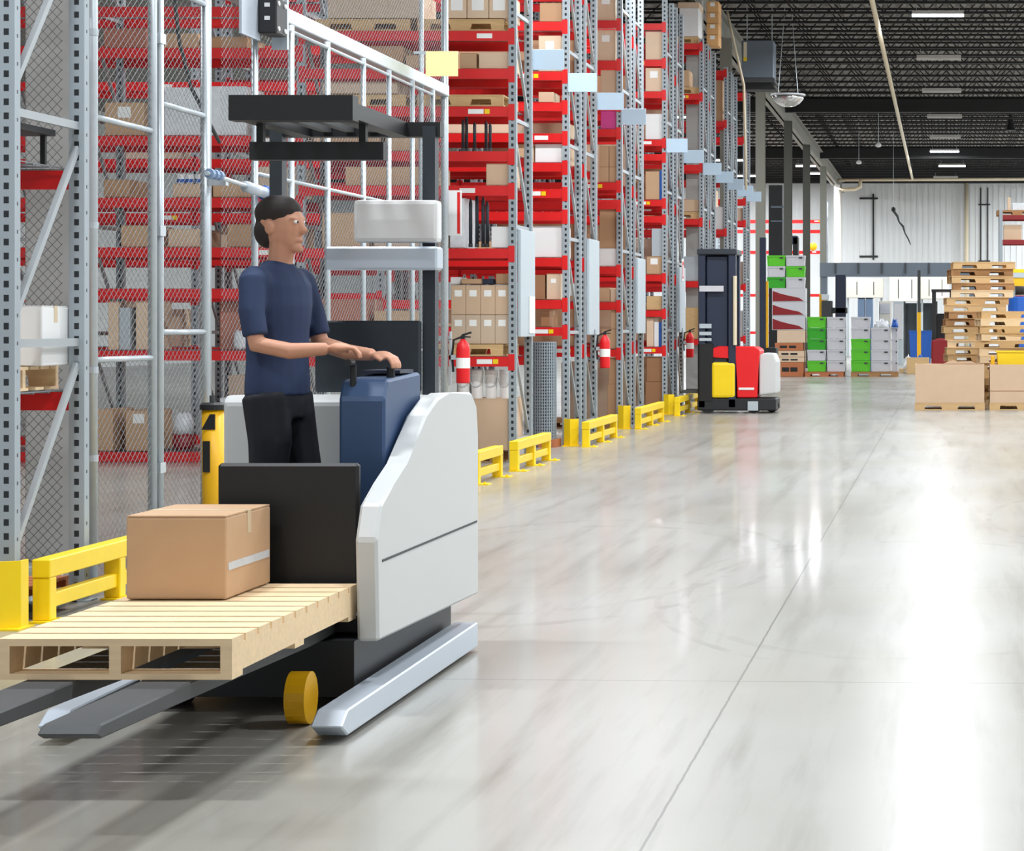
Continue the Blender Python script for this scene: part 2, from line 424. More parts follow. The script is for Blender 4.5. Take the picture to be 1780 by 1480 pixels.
# ------------------------------------------------------------------ pallet racks
UP_H = 7.5
UPM = {}
def upright_mesh(h):
    if h not in UPM:
        mb = MB()
        mb.prism([(-0.045, -0.038), (0.045, -0.038), (0.045, 0.038), (0.024, 0.038), (0.024, 0.032), (0.039, 0.032), (0.039, -0.032), (-0.039, -0.032), (-0.039, 0.032), (-0.024, 0.032), (-0.024, 0.038), (-0.045, 0.038)], 'z', 0.01, h)
        mb.box(-0.08, 0.08, -0.07, 0.07, 0, 0.01)
        UPM[h] = mb.mesh('upright', 'rack_slotted')
    return UPM[h]
BMM = {}
def beam_mesh(L, mat, hh=0.115, conn=True):
    key = (round(L, 2), mat, hh, conn)
    if key not in BMM:
        mb = MB().prism([(-0.025, -hh), (0.025, -hh), (0.025, -0.04), (0.0, -0.04), (0.0, 0.0), (-0.025, 0.0)], 'x', -L, 0)
        if conn: mb.box(-0.004, 0.07, -0.036, -0.0325, -hh-0.045, 0.03); mb.box(-L-0.07, -L+0.004, -0.036, -0.0325, -hh-0.045, 0.03)
        BMM[key] = mb.mesh('beam', mat)
    return BMM[key]
def deck_mesh(L, D):
    key = ('deck', round(L, 2))
    if key not in BMM:
        mb = MB(); n = int(L/0.12)
        for i in range(n+1):
            x = -L+0.03+i*(L-0.06)/n; mb.box(x-0.003, x+0.003, 0.0, D, -0.004, 0.003)
        for j in range(5):
            y = 0.03+j*(D-0.06)/4; mb.box(-L+0.02, -0.02, y-0.004, y+0.004, -0.012, -0.004)
        BMM[key] = mb.mesh('wire_deck', 'wire')
    return BMM[key]
LABM = MB().box(-0.09, 0.09, -0.028, -0.0255, -0.085, -0.03).mesh('beam_label', 'label')
LABY = MB().box(-0.03, 0.03, -0.028, -0.0255, -0.085, -0.03).mesh('beam_label', 'yellow')
def rack(label, Yf, bays, X0=-5.0, pitch=2.46, depth=1.07, h=UP_H, red='red', diag=1, deck=True, near=False, rear_frame_only=False):
    """bays: list of level lists (beam-top heights), counted away from the main aisle. Front face at Yf."""
    t = thing('pallet_rack', label, 'rack', (X0, Yf, 0))
    um = upright_mesh(h); yr = depth-0.038
    for k in range(len(bays)+1):
        x = -0.045-k*pitch
        for yy in (0.038, yr): link('upright', um, t, (x, yy, 0))
        ya, yb = 0.076, yr-0.038; z = 0.25
        if k == 0:
            while z < h-0.2:
                MB().bar((x, ya, z), (x, yb, z), 0.045, 0.03).build('horizontal_brace', 'brace', t)
                if z+1.2 < h:
                    p, q = ((ya, z+1.15), (yb, z+0.1)) if diag > 0 else ((ya, z+0.12), (yb, z+1.12))
                    MB().bar((x, p[0], p[1]), (x, q[0], q[1]), 0.04, 0.03).build('diagonal_brace', 'brace', t)
                z += 1.25
        else:
            mb = MB()
            while z < h-0.2:
                mb.bar((x, ya, z), (x, yb, z), 0.045, 0.03)
                if z+1.2 < h:
                    p, q = ((ya, z+1.15), (yb, z+0.1)) if diag > 0 else ((ya, z+0.12), (yb, z+1.12))
                    mb.bar((x, p[0], p[1]), (x, q[0], q[1]), 0.04, 0.03)
                z += 1.25
            mb.build('bracing', 'brace', t)
        if k < len(bays):
            L = pitch-0.09; bm_ = beam_mesh(L, red, conn=not near)
            for i, z in enumerate(bays[k]):
                bo = link('beam', bm_, t, (-0.09-k*pitch, 0.032, z))
                if (i+k) % 2 == 0:
                    link('beam_label', LABM, bo, (-0.35 if k else -0.28-0.1*(i % 3), 0, 0))
                    if i % 4 == 0: link('beam_label', LABY, bo, (-0.22 if k else -0.15-0.1*(i % 3), 0, 0))
                br = link('beam', bm_, t, (-0.09-k*pitch, yr+0.006, z)); br.rotation_euler.z = 0
                if deck: link('wire_deck', deck_mesh(L, depth-0.1), t, (-0.09-k*pitch, 0.05, z+0.004))
    return t
LV1 = [1.23, 2.49, 3.22, 3.62, 4.14, 4.58, 5.02, 5.6]
LV1b = [0.12, 1.30, 2.02, 2.50, 3.08, 3.80, 4.82, 5.3]
Y1, Y2, Y2b, Y3, Y3b, Y4, Y4b, Y5, Y5b, Y6, Y6b, Y7 = 26.75, 30.5, 31.9, 35.5, 36.95, 41.2, 42.75, 47.4, 48.85, 52.6, 54.0, 57.6
rack('gray near rack frame with red beams beside the wire cage', 12.3, [[1.22, 2.50, 4.4, 6.0]], X0=-4.98, diag=-1, near=True)
rack('first red rack row behind the wire cage, with white pails', Y1, [LV1, LV1b, LV1b, LV1b])
LV2 = [1.57, 1.93, 2.49, 3.10, 3.40, 3.75, 4.14, 4.55, 4.96, 5.62, 6.3]
rack('second red rack row, beside the gray wire mesh roll', Y2, [LV2, LV1b, LV1b])
rack('third red rack row, back to back with the second', Y2b, [[1.3, 2.5, 3.8, 5.0, 6.2], [1.3, 2.5, 3.8, 5.0, 6.2]])
LV3 = [1.22, 1.95, 2.50, 3.50, 3.80, 4.62, 5.05, 5.68, 6.3]
rack('fourth red rack row, beyond the mesh roll aisle', Y3, [LV3, [1.3, 2.5, 3.8, 5.0, 6.2]])
rack('fifth red rack row, back to back with the fourth', Y3b, [[1.3, 2.5, 3.8, 5.0, 6.2]])
LV4 = [1.20, 1.86, 2.5, 3.55, 3.84, 4.66, 4.92, 5.78, 6.35, 7.0]
rack('sixth red rack row, just before the dark reach truck', Y4, [LV4, [1.3, 2.5, 3.8, 5.0, 6.2]])
rack('seventh red rack row, back to back with the sixth', Y4b, [[1.3, 2.5, 3.8, 5.0, 6.2]])
rack('eighth red rack row, around the concrete pillar', Y5, [[1.3, 2.5, 3.78, 4.9, 6.36, 7.4]])
rack('ninth red rack row, behind the concrete pillar', Y5b, [[1.3, 2.5, 3.8, 6.3, 7.4]])
rack('tenth red rack row, behind the reach truck mast', Y6, [[1.3, 2.5, 3.78, 6.26, 7.42]])
rack('eleventh red rack row, back to back with the tenth', Y6b, [[1.3, 2.5, 3.8, 5.0, 6.3]])
rack('twelfth and farthest red rack row before the steel columns', Y7, [[1.3, 2.6, 4.2, 4.75, 6.3, 7.42]])
rack('small distant rack with red shelves against the far wall', 104, [[1.3, 3.0, 4.95, 5.9, 6.35], [1.3, 3.0, 4.95, 5.9, 6.35]], X0=-5.4, h=7.2, deck=False)

# flat grey sheet panels on the ends of frames
for nm, Yf, zt in (('first', Y1, 2.72), ('second', Y2b, 2.80), ('third', Y3b, 2.68), ('fourth', Y4b, 2.68)):
    o = MB().box(0, 0.04, 0.08, 1.0, 1.46, zt).bevel(0.006).build('sheet_panel', 'panel', loc=(-4.999, Yf, 0))
    tag(o, f'flat gray metal panel on the rack end, {nm} of four from the cage', 'panel', 'gray panels on the rack ends')
o = MB().box(0, 0.012, -0.17, 0.17, -0.22, 0.22).build('paper_holder', 'white', loc=(-4.957, Y1+0.75, 1.72))
tag(o, 'white paper holder at the foot of the first gray panel', 'paper')

# aisle signs that stick out from the uprights
SG = MB().box(-0.19, 0.19, -0.004, 0.004, -0.125, 0.125).bevel(0.003)
SGM = {'pale_blue': SG.mesh('sign_board', 'pale_blue')}
SGM['pale_yellow'] = MB().box(-0.16, 0.16, -0.004, 0.004, -0.125, 0.125).mesh('sign_board', 'pale_yellow')
SGM['white'] = MB().box(-0.19, 0.19, -0.004, 0.004, -0.125, 0.125).mesh('sign_board', 'white')
def flag_sign(Y, label, mat='pale_blue', x=-4.82, z=4.81, x0=-5.0):
    t = thing('aisle_sign', label, 'sign', (x, Y, z), 0, 'aisle signs along the rack ends')
    link('sign_board', SGM[mat], t)
    MB().box(x0-x-0.002, 0.16, 0.005, 0.02, 0.10, 0.125).build('bracket', 'galv', t)
flag_sign(22.9, 'pale yellow aisle sign at the end of the wire cage', 'pale_yellow', -5.02, 4.20, -5.3)
for i, Y in enumerate((Y1+1.09, Y2-0.03, Y2b+1.12, Y3-0.03, Y4-0.03, Y4b+1.12, Y5-0.03, Y5b+1.12, Y6-0.03, Y6b+1.12, Y7-0.03)):
    flag_sign(Y, f'pale blue aisle sign, {ORD[i]} past the yellow sign')

# yellow end guards and post guards
def end_guard(Y0, L, label, x=-4.72, cells=2, h=0.33):
    t = thing('rack_guard', label, 'guard', (x, Y0, 0), 0, 'yellow guards at the rack ends')
    MB().box(-0.05, 0.05, 0.0, L, h-0.10, h).bevel(0.006).build('top_rail', 'yellow', t)
    MB().box(-0.03, 0.03, 0.012, L-0.012, 0.07, 0.15).bevel(0.006).build('bottom_rail', 'yellow', t)
    for k in range(cells+1):
        y = (L-0.10)*k/cells
        MB().box(-0.048, 0.048, y+0.004, y+0.096, 0.01, h-0.101).bevel(0.005).build('post', 'yellow', t)
        MB().box(-0.05, 0.15, y-0.05, y+0.15, 0, 0.01).tube([(0.11, y-0.01, 0.01), (0.11, y-0.01, 0.03)], 0.014, 6).build('foot_plate', 'yellow', t)
def post_guard(Y, label, x=-4.95, h=0.36):
    t = thing('post_guard', label, 'guard', (x, Y-0.045, 0), 0, 'yellow guards round single posts')
    MB().prism([(-0.09, -0.07), (0.0, -0.12), (0.09, -0.07), (0.09, 0.03), (0.075, 0.03), (0.075, -0.06), (0.0, -0.10), (-0.075, -0.06), (-0.075, 0.03), (-0.09, 0.03)], 'z', 0.01, h).build('shield', 'yellow', t)
    MB().box(-0.11, 0.11, -0.15, 0.06, 0, 0.01).build('foot_plate', 'yellow', t)
end_guard(12.35, 2.2, 'long yellow guard rail beside the near rack frame', x=-4.86, h=0.34)
end_guard(23.0, 1.25, 'yellow guard rail just behind the truck at the cage end', x=-4.72, cells=1)
end_guard(25.1, 2.1, 'yellow guard rail below the white pails, nearest past the truck')
end_guard(30.0+0.1, 2.6, 'yellow guard rail below the second fire extinguisher')
end_guard(35.2, 2.9, 'yellow guard rail third from the truck, below rack frames')
end_guard(40.3, 3.4, 'yellow guard rail fourth from the truck, by the reach truck')
post_guard(12.2, 'yellow post guard at the foot of the near rack upright')
post_guard(Y2-0.06, 'yellow post guard beside the gray mesh roll')
post_guard(Y3-0.06, 'yellow post guard second from the mesh roll')
post_guard(Y4-0.06, 'yellow post guard nearest the reach truck')

# fire extinguishers
def extinguisher(x, y, z, label, lip=True):
    t = thing('fire_extinguisher', label, 'fire extinguisher', (x, y, z))
    MB().lathe([(0.068, 0), (0.073, 0.02), (0.073, 0.36), (0.06, 0.42), (0.03, 0.45), (0.025, 0.47)], n=18).build('cylinder', 'truck_red', t, smooth=True)
    MB().box(-0.02, 0.02, -0.02, 0.02, 0.47, 0.51).bar((-0.01, 0, 0.51), (0.09, 0, 0.54), 0.02, 0.025).bar((-0.01, 0, 0.495), (0.08, 0, 0.49), 0.015, 0.025).build('valve_handle', 'black', t)
    MB().tube([(-0.02, 0.0, 0.49), (-0.10, 0.0, 0.46), (-0.115, 0, 0.3), (-0.105, 0, 0.12)], 0.012, 8).build('hose', 'rubber', t)
    MB().lathe([(0.0742, 0.16), (0.0742, 0.27)], n=18).build('paper_label', 'label', t)
    MB().box(-0.14, -0.07, -0.03, 0.03, 0.25, 0.30).box(-0.14, -0.125, -0.03, 0.03, -0.02, 0.55).box(-0.19 if lip else -0.14, -0.125, -0.03, 0.03, 0.462, 0.4698).build('bracket', 'galv', t)
extinguisher(-5.135, 24.45, 0.98, 'red fire extinguisher hung on the end post of the cage', False)
extinguisher(-4.815, Y2b+0.55, 0.99, 'red fire extinguisher below the second gray rack panel')
extinguisher(-4.815, Y4b+0.45, 0.99, 'red fire extinguisher below the fourth gray rack panel')
o = MB().box(0, 0.015, -0.12, 0.12, 0, 0.42).build('extinguisher_sign', 'white', loc=(-4.958, Y4b+0.45, 2.42)); tag(o, 'small red and white sign above the farthest fire extinguisher', 'sign')
MB().box(0.016, 0.018, -0.11, 0.11, 0.05, 0.37).build('red_face', 'red', o); MB().box(0.019, 0.0205, -0.05, 0.05, 0.09, 0.30).build('white_mark', 'white', o)
o = MB().box(-0.1, 0.1, 0, 0.015, 0, 0.48).build('extinguisher_sign', 'white', loc=(-5.25, 24.441, 2.55)); tag(o, 'tall white and red sign on the end post of the cage', 'sign')
for xx in (-0.085, 0.055): MB().box(xx, xx+0.03, -0.003, -0.001, 0.02, 0.46).build('red_stripe', 'red', o)

# ------------------------------------------------------------------ wire cage along the aisle
XF = -5.32
def chain_panel(y0, y1, z0, z1, pitch=0.085, r=0.0017, axis='y'):
    """woven diagonals clipped to a rectangle, standing in the plane through the origin; axis y: runs along the aisle"""
    mb = MB(); W = y1-y0; Hh = z1-z0; slope = 0.68 if axis == 'y' else 1.05
    def seg(a, b, off):
        d = (Vector(b)-Vector(a)); 
        if d.length < 0.02: return
        if axis == 'y': p, q = Vector((off, a[0], a[1])), Vector((off, b[0], b[1]))
        else: p, q = Vector((a[0], off, a[1])), Vector((b[0], off, b[1]))
        mb.tube([p, q], r, 3, cap=False)
    c = -Hh/slope
    while c < W:
        # line y = c + t, z = slope*t
        ta = max(0, -c); tb = min(Hh/slope, W-c)
        if tb > ta:
            seg((y0+c+ta, z0+slope*ta), (y0+c+tb, z0+slope*tb), 0.003)
            seg((y1-c-ta, z0+slope*ta), (y1-c-tb, z0+slope*tb), -0.003)
        c += pitch
    return mb
fence = thing('wire_fence', 'tall galvanised wire mesh fence along the aisle, near part', 'fence', (XF, 0, 0))
posts = [14.3, 15.40]
def pole(y, h, r, parent, name='post', mat='pipe', x=0): return MB().tube([(x, y, 0), (x, y, h)], r, 14).build(name, mat, parent, smooth=True)
pole(14.32, 6.2, 0.038, fence); pole(15.42, 6.2, 0.03, fence)
for z in (0.12, 1.38, 2.9, 4.0, 5.4): MB().tube([(0, 14.32, z), (0, 15.42, z)], 0.019, 8).build('rail', 'pipe', fence, smooth=True)
chain_panel(14.35, 15.4, 0.06, 6.1).build('mesh', 'wire', fence)
MB().box(-0.06, 0.06, 15.36, 15.47, 0, 0.02).box(-0.07, 0.07, 14.24, 14.4, 0, 0.015).build('foot_plate', 'pipe', fence)
for z in (0.75, 1.3, 2.2, 3.4, 4.4): MB().lathe([(0.042, 0), (0.042, 0.04)], at=(0, 14.32, z), n=14).build('clamp', 'galv', fence)
gate = thing('swing_gate', 'narrow wire mesh gate behind the yellow bollard', 'gate', (XF, 0, 0))
pole(15.56, 3.95, 0.028, gate); pole(16.52, 3.95, 0.034, gate)
for z in (0.2, 1.55, 3.1, 3.9): MB().tube([(0, 15.56, z), (0, 16.52, z)], 0.02, 8).build('rail', 'pipe', gate, smooth=True)
chain_panel(15.58, 16.5, 0.2, 3.9).build('mesh', 'wire', gate)
for z in (0.6, 2.2, 3.5): MB().box(-0.03, 0.03, 15.49, 15.6, z, z+0.07).build('hinge', 'galv', gate)
closer = thing('gate_closer', 'silver and blue hydraulic closer across the top of the gate', 'gate closer', (XF+0.16, 0, 0))
MB().tube([(0, 16.05, 2.66), (0, 17.1, 2.62)], 0.016, 8).build('rod', 'pipe', closer)
MB().tube([(0, 16.95, 2.62), (0, 17.45, 2.60)], 0.042, 12).build('cylinder', 'pale_steel', closer, smooth=True)
MB().tube([(0, 17.42, 2.60), (0, 17.6, 2.59)], 0.058, 12).build('end_cap', 'blue', closer, smooth=True)
MB().box(-0.125, 0.0, 16.48, 16.54, 2.6, 2.66).build('bracket', 'galv', closer)
for yy in (16.1, 16.2, 16.3): MB().tube([(0.0, yy, 2.66), (0.0, yy+0.05, 2.66)], 0.036, 10).build('collar', 'blue_gray', closer)
slide = thing('sliding_gate', 'long wire mesh sliding gate hanging from a bright top rail', 'gate', (XF+0.075, 0, 0))
gp = [17.45, 18.42, 19.5, 20.7, 21.65, 22.6, 23.5]
for y in gp: pole(y, 4.0, 0.026 if y < 20 else 0.024, slide)
for z in (0.12, 1.35, 2.75, 3.95): MB().tube([(0, 17.45, z), (0, 23.5, z)], 0.016, 8).build('rail', 'pipe', slide, smooth=True)
chain_panel(16.64, 23.5, 0.1, 3.95).build('mesh', 'wire', slide)
top = thing('wire_fence', 'upper wire mesh fence above the bright sliding gate rail', 'fence', (XF, 0, 0))
pole(24.4, 6.4, 0.04, top); pole(23.4, 6.4, 0.025, top, x=-0.02); pole(16.62, 6.4, 0.032, top, x=-0.02)
MB().box(-0.05, 0.05, 16.7, 24.4, 4.02, 4.14).bevel(0.008).build('track_rail', 'pipe', top)
MB().tube([(0, 16.7, 5.6), (0, 24.4, 5.6)], 0.018, 8).build('rail', 'pipe', top)
chain_panel(16.7, 24.4, 4.14, 6.2).build('mesh', 'wire', top)
chain_panel(23.56, 24.36, 0.1, 4.0).build('mesh', 'wire', top)
box = thing('gate_motor', 'black bolted gate drive box at the near end of the bright rail', 'motor', (XF+0.13, 0, 0))
MB().box(0, 0.14, 17.35, 17.62, 3.80, 4.08).bevel(0.01).build('case', 'black', box)
MB().box(-0.02, 0.0, 16.95, 17.4, 3.75, 4.25).build('mounting_plate', 'pale_steel', box); MB().box(0.0, 0.12, 17.7, 17.74, 3.72, 4.2).build('end_plate', 'pale_steel', box)
for yy in (17.40, 17.57):
    for zz in (3.84, 4.03): MB().tube([(0.14, yy, zz), (0.15, yy, zz)], 0.018, 8).build('bolt', 'white', box)
for zz in (3.90, 4.0): MB().box(0.05, 0.09, 17.343, 17.3495, zz, zz+0.03).build('indicator', 'white', box)
MB().tube([(XF-0.05, 16.0, 4.1), (XF-0.06, 16.05, 3.85), (XF-0.08, 16.2, 3.6), (XF-0.08, 16.45, 3.3), (XF-0.06, 16.75, 3.1), (XF-0.05, 17.0, 2.95)], 0.014, 8).build('cable', 'dark_gray')
tag(bpy.data.objects['cable'], 'dark cable hanging in a slant inside the wire gate', 'cable')
# coarse chain-link across the cage just beyond the near rack
cross = thing('chain_link_fence', 'chain link fence seen through the near rack frame', 'fence', (0, 13.95, 0))
chain_panel(-8.0, -5.36, 0.05, 6.2, pitch=0.056, r=0.0020, axis='x').build('mesh', 'wire_dark', cross)
for z in (0.08,): MB().tube([(-8.0, 0, z), (-5.36, 0, z)], 0.018, 8).build('rail', 'pipe', cross)
MB().tube([(-7.2, 0, 0), (-7.2, 0, 6.2)], 0.03, 10).build('post', 'pipe', cross)
# bollard
b = thing('bollard', 'yellow bollard with a black cap standing before the gate', 'bollard', (-5.19, 16.3, 0))
MB().tube([(0, 0, 0.0), (0, 0, 1.0)], 0.08, 20).build('post', 'amber', b, smooth=True)
MB().lathe([(0.095, 1.0), (0.095, 1.035), (0.07, 1.05)], n=20).build('cap', 'black', b)
MB().box(-0.05, 0.0, -0.088, -0.07, 0.56, 0.78).build('button_plate', 'black', b)
MB().prism([(-0.06, 0.86), (0.0, 0.97), (0.035, 0.97), (0.035, 0.86)], 'y', -0.086, -0.07).build('hazard_mark', 'black', b)
MB().tube([(-0.01, 0, 1.05), (-0.01, 0, 1.10)], 0.02, 8).build('beacon', 'dark_gray', b)


# ------------------------------------------------------------------ loads on the racks
def shelf_word(levels, z):
    if z < 0.05: return 'floor level'
    i = min(range(len(levels)), key=lambda k: abs(levels[k]-z)); return f'{ORD[i]} shelf'
COLW = {'card_a': 'tan', 'card_b': 'light brown', 'card_c': 'pale tan', 'card_d': 'mid brown', 'card_e': 'beige', 'card_red': 'reddish brown', 'card_orange': 'orange tan',
        'card_brown': 'dark brown', 'white': 'white', 'pink': 'pink', 'film': 'film wrapped', 'panel': 'gray', 'navy': 'dark blue', 'steel_blue': 'dark', 'blue': 'blue', 'wood': 'wooden'}
ROWN = {}
def load(rown, Yf, levels, z, p0, p1, pt, mat, extra, labels=0, dp=0.7, yo=0.06, tape=True, **kw):
    """carton at pixel span p0..p1 with its top at pixel row pt, standing on height z of the rack whose face is at Yf"""
    Y = Yf+yo; zz = z+0.008 if z > 0.05 else kw.pop('base', 0.0)
    nm = 'carton' if mat.startswith('card') else 'crate'
    x0, x1 = PX(p0, Y), PX(p1, Y); k = int((-5.0-(x0+x1)/2)/2.46); x1 = min(x1, -5.097-2.46*k); x0 = max(x0, -5.0-2.46*k-2.455)
    top = PZ(pt, Y); up = [v for v in levels if v > zz+0.05]
    if up: top = min(top, up[0]-0.14)
    lb = f'{COLW[mat]} {"box" if nm == "crate" else "carton"} {extra}, {shelf_word(levels, z)}, {rown} row'
    return carton(x0, x1, Y, zz, max(0.06, top-zz), dp, mat, lb, labels, tape=tape and nm == 'carton', name=nm, **kw)
def shelf_pallet(rown, Yf, levels, z, pc, extra, wd=1.1, mat='wood', X=None, dp=0.94):
    if X is not None and X > -6.3: wd = 1.0; X = -5.66
    X = PX(pc, Yf+0.5) if X is None else X
    return pallet(X, Yf+0.52, z+0.008, wd, dp, f'wooden pallet {extra}, {shelf_word(levels, z)}, {rown} row', mat)
R = 'first'; y = Y1; L = LV1
shelf_pallet(R, y, L, 5.02, 0, 'under boxes with white labels', 1.05, X=-5.66); shelf_pallet(R, y, L, 5.02, 0, 'seen through the cage top', 1.1, X=-6.8)
for i, (a, b2) in enumerate(((777, 811), (812, 849), (850, 886))): load(R, y, L, 5.165, a, b2, -14, 'card_c', ('beside the cage', 'in the middle of three labeled', 'nearest the upright, labeled')[i], 1, lab_w=0.14, lab_h=0.17, lab_z=0.62)
load(R, y, L, 5.165, 570, 735, -20, 'card_e', 'wide and seen through the upper mesh')
load(R, y, L, 4.58, 800, 828, 92, 'card_b', 'short beside the yellow sign'); load(R, y, L, 4.58, 832, 886, 90, 'card_c', 'long and flat')
load(R, y, L, 4.58, 640, 700, 80, 'card_d', 'behind the mesh'); load(R, y, L, 4.58, 705, 770, 96, 'card_b', 'lower behind the mesh')
shelf_pallet(R, y, L, 4.14, 0, 'empty beside the upright', 1.15, X=-5.72); shelf_pallet(R, y, L, 4.14, 0, 'empty behind the cage mesh', 1.1, X=-6.85)
load(R, y, L, 4.29, 560, 690, 130, 'card_e', 'on a pallet behind the mesh', yo=0.1)
load(R, y, L, 3.62, 560, 660, 205, 'card_d', 'behind the mesh'); load(R, y, L, 3.62, 670, 740, 214, 'card_b', 'lower behind the mesh')
load(R, y, L, 3.22, 845, 886, 281, 'card_a', 'low and flat by the upright'); load(R, y, L, 3.22, 600, 760, 290, 'card_b', 'low and wide behind the mesh', yo=0.1)
def pipe_stub(X, Y, z, h, r, label):
    t = thing('steel_cylinder', label, 'cylinder', (X, Y, z)); MB().lathe([(r, 0), (r, h*0.9), (r*0.7, h*0.95), (r*0.3, h)], n=14).build('body', 'steel_blue', t, smooth=True)
    MB().lathe([(r+0.004, 0), (r+0.004, 0.04)], n=14).build('collar', 'dark_gray', t)
for i, (pxx, pt) in enumerate(((805, 207), (811, 200), (825, 212), (845, 210), (852, 214))):
    Y = y+0.2+0.05*(i % 2); pipe_stub(PX(pxx, Y), Y, 3.632, PZ(pt, Y)-3.632, 0.019, f'thin dark steel cylinder, {ORD[i]} from the cage on the fourth shelf')
for i, (pxx, pt) in enumerate(((818, 345), (829, 338), (840, 342), (847, 350))):
    Y = y+0.2; pipe_stub(PX(pxx, Y), Y, 2.51, PZ(pt, Y)-2.51, 0.021, f'tall dark blue cylinder, {ORD[i]} from the cage beside the gray tub')
load(R, y, L, 2.49, 782, 807, 330, 'film', 'tall beside the cage'); load(R, y, L, 2.49, 854, 886, 394, 'white', 'gray white beside the upright')
load(R, y, L, 2.49, 560, 640, 370, 'card_b', 'behind the mesh'); load(R, y, L, 2.49, 650, 770, 385, 'card_e', 'wide behind the mesh')
shelf_pallet(R, y, L, 1.23, 0, 'under eight labeled cartons', 1.15, X=-5.72, dp=1.0)
zz = 1.378
for r_ in range(2):
    for i in range(4):
        a = 784+i*25.6; Y = y+0.06
        x0, x1 = PX(a, Y), PX(a+25.2, Y); z0 = zz+r_*0.345
        carton(x0, x1, Y, z0, 0.34, 0.5, 'card_e' if r_ == 0 else 'card_a', f'beige carton with a white label, {ORD[i]} from the cage, {("lower","upper")[r_]} row above the pails', 1, lab_w=0.085, lab_h=0.075, lab_z=0.72)
load(R, y, L, 2.07, 783, 800, 482, 'white', 'small on top of the labeled cartons', yo=0.2, dp=0.4); load(R, y, L, 2.07, 802, 836, 490, 'card_b', 'flat on top of the labeled cartons', yo=0.12, dp=0.4)
load(R, y, L, 2.07, 838, 858, 488, 'navy', 'small on top of the labeled cartons', yo=0.2, dp=0.3); load(R, y, L, 2.07, 862, 886, 476, 'card_d', 'with slats on top of the labeled cartons', yo=0.15, dp=0.4)
load(R, y, L, 1.23, 545, 640, 520, 'card_red', 'behind the truck'); load(R, y, L, 1.23, 650, 715, 540, 'card_b', 'wide behind the truck')
pallet(-5.71, y+0.5, 0, 1.1, 0.94, 'wooden pallet on the floor under the large box with pails', 'wood_old')
load(R, y, L, 0.0, 778, 886, 694, 'card_a', 'large under the white pails', dp=0.9, base=0.136, yo=0.04)
pallet(-6.85, y+0.5, 0, 1.1, 0.94, 'wooden pallet on the floor behind the truck body', 'wood_old')
load(R, y, L, 0.0, 560, 735, 700, 'card_e', 'large behind the truck', dp=0.9, base=0.136, yo=0.04)
def pail(X, Y, z, h, r, label):
    t = thing('pail', label, 'pail', (X, Y, z), 0, 'white pails below the first red beam')
    MB().lathe([(r*0.9, 0), (r, h*0.78), (r*1.04, h*0.8), (r*1.04, h*0.86), (r, h*0.88), (r, h*0.94)], n=20).build('body', 'white', t, smooth=False)
    MB().lathe([(r*1.05, h*0.94), (r*1.05, h), (r*0.9, h+0.005)], n=20).build('lid', 'film', t)
    mb = MB(); mb.tube([(r*math.cos(a)*1.06, -abs(r*math.sin(a))*0.5-r*0.55, h*0.75-abs(math.sin(a))*h*0.35) for a in [PI*k/8 for k in range(9)]], 0.004, 5).build('bail_handle', 'galv', t)
zt = PZ(694, y+0.04)
for i, pxx in enumerate((806, 829, 853, 877)): pail(PX(pxx, y+0.25), y+0.25+0.02*i, zt+0.002, 0.33, 0.071, f'white lidded pail, {ORD[i]} from the cage, on the large carton')
# behind the cage
L = LV1b; R = 'first'
load(R, y, L, 3.80, 182, 250, 178, 'card_b', 'with a white sticker beside the round fence pole', 1, lab_z=0.7)
load(R, y, L, 3.80, 285, 352, 152, 'film', 'tall and white beside the gate', yo=0.05); load(R, y, L, 3.80, 356, 428, 150, 'film', 'tall and white behind the drive box', yo=0.05)
load(R, y, L, 4.82, 285, 345, 58, 'card_b', 'above the gate'); load(R, y, L, 4.82, 350, 430, 64, 'card_d', 'wide above the gate'); load(R, y, L, 4.82, 180, 255, 50, 'card_red', 'high beside the round fence pole')
load(R, y, L, 3.08, 300, 365, 320, 'card_a', 'flat below the gate closer'); load(R, y, L, 3.08, 370, 440, 318, 'card_b', 'flat behind the gate closer'); load(R, y, L, 3.08, 180, 225, 312, 'card_d', 'by the round fence pole')
load(R, y, L, 2.50, 210, 268, 392, 'card_b', 'low by the round fence pole'); load(R, y, L, 2.50, 292, 350, 398, 'card_a', 'behind the gate'); load(R, y, L, 2.50, 395, 440, 390, 'card_d', 'behind the third fence pole'); load(R, y, L, 2.5, 450, 528, 388, 'card_b', 'behind the operator')
load(R, y, L, 3.80, 450, 528, 190, 'card_d', 'behind the truck roof'); load(R, y, L, 3.08, 450, 528, 290, 'card_e', 'behind the truck roof, lower')
load(R, y, L, 1.30, 188, 206, 524, 'card_c', 'narrow, nearest the round fence pole'); load(R, y, L, 1.30, 207, 226, 535, 'panel', 'wrapped, between two cartons'); load(R, y, L, 1.30, 236, 264, 518, 'card_c', 'tall by the gate post')
load(R, y, L, 1.30, 382, 455, 524, 'card_red', 'large behind the operator', dp=0.75, yo=0.2, tape=False); load(R, y, L, 1.30, 458, 530, 524, 'card_red', 'large, second behind the operator', dp=0.9, tape=False)
load(R, y, L, 2.02, 450, 500, 455, 'steel_blue', 'behind the operator')
load(R, y, L, 0.12, 168, 196, 712, 'card_b', 'at the rack foot by the round fence pole'); load(R, y, L, 0.12, 218, 264, 714, 'card_b', 'with a white sticker at the rack foot', 1, lab_w=0.13, lab_z=0.8)
load(R, y, L, 0.12, 382, 430, 692, 'film', 'at the rack foot behind the bollard', yo=0.03); load(R, y, L, 0.12, 440, 528, 690, 'film', 'large at the rack foot behind the truck', yo=0.03)
sack = thing('sack', 'white and red sack slumped behind the gate beside the bollard', 'sack', (PX(318, y+0.25), y+0.25, 0.142))
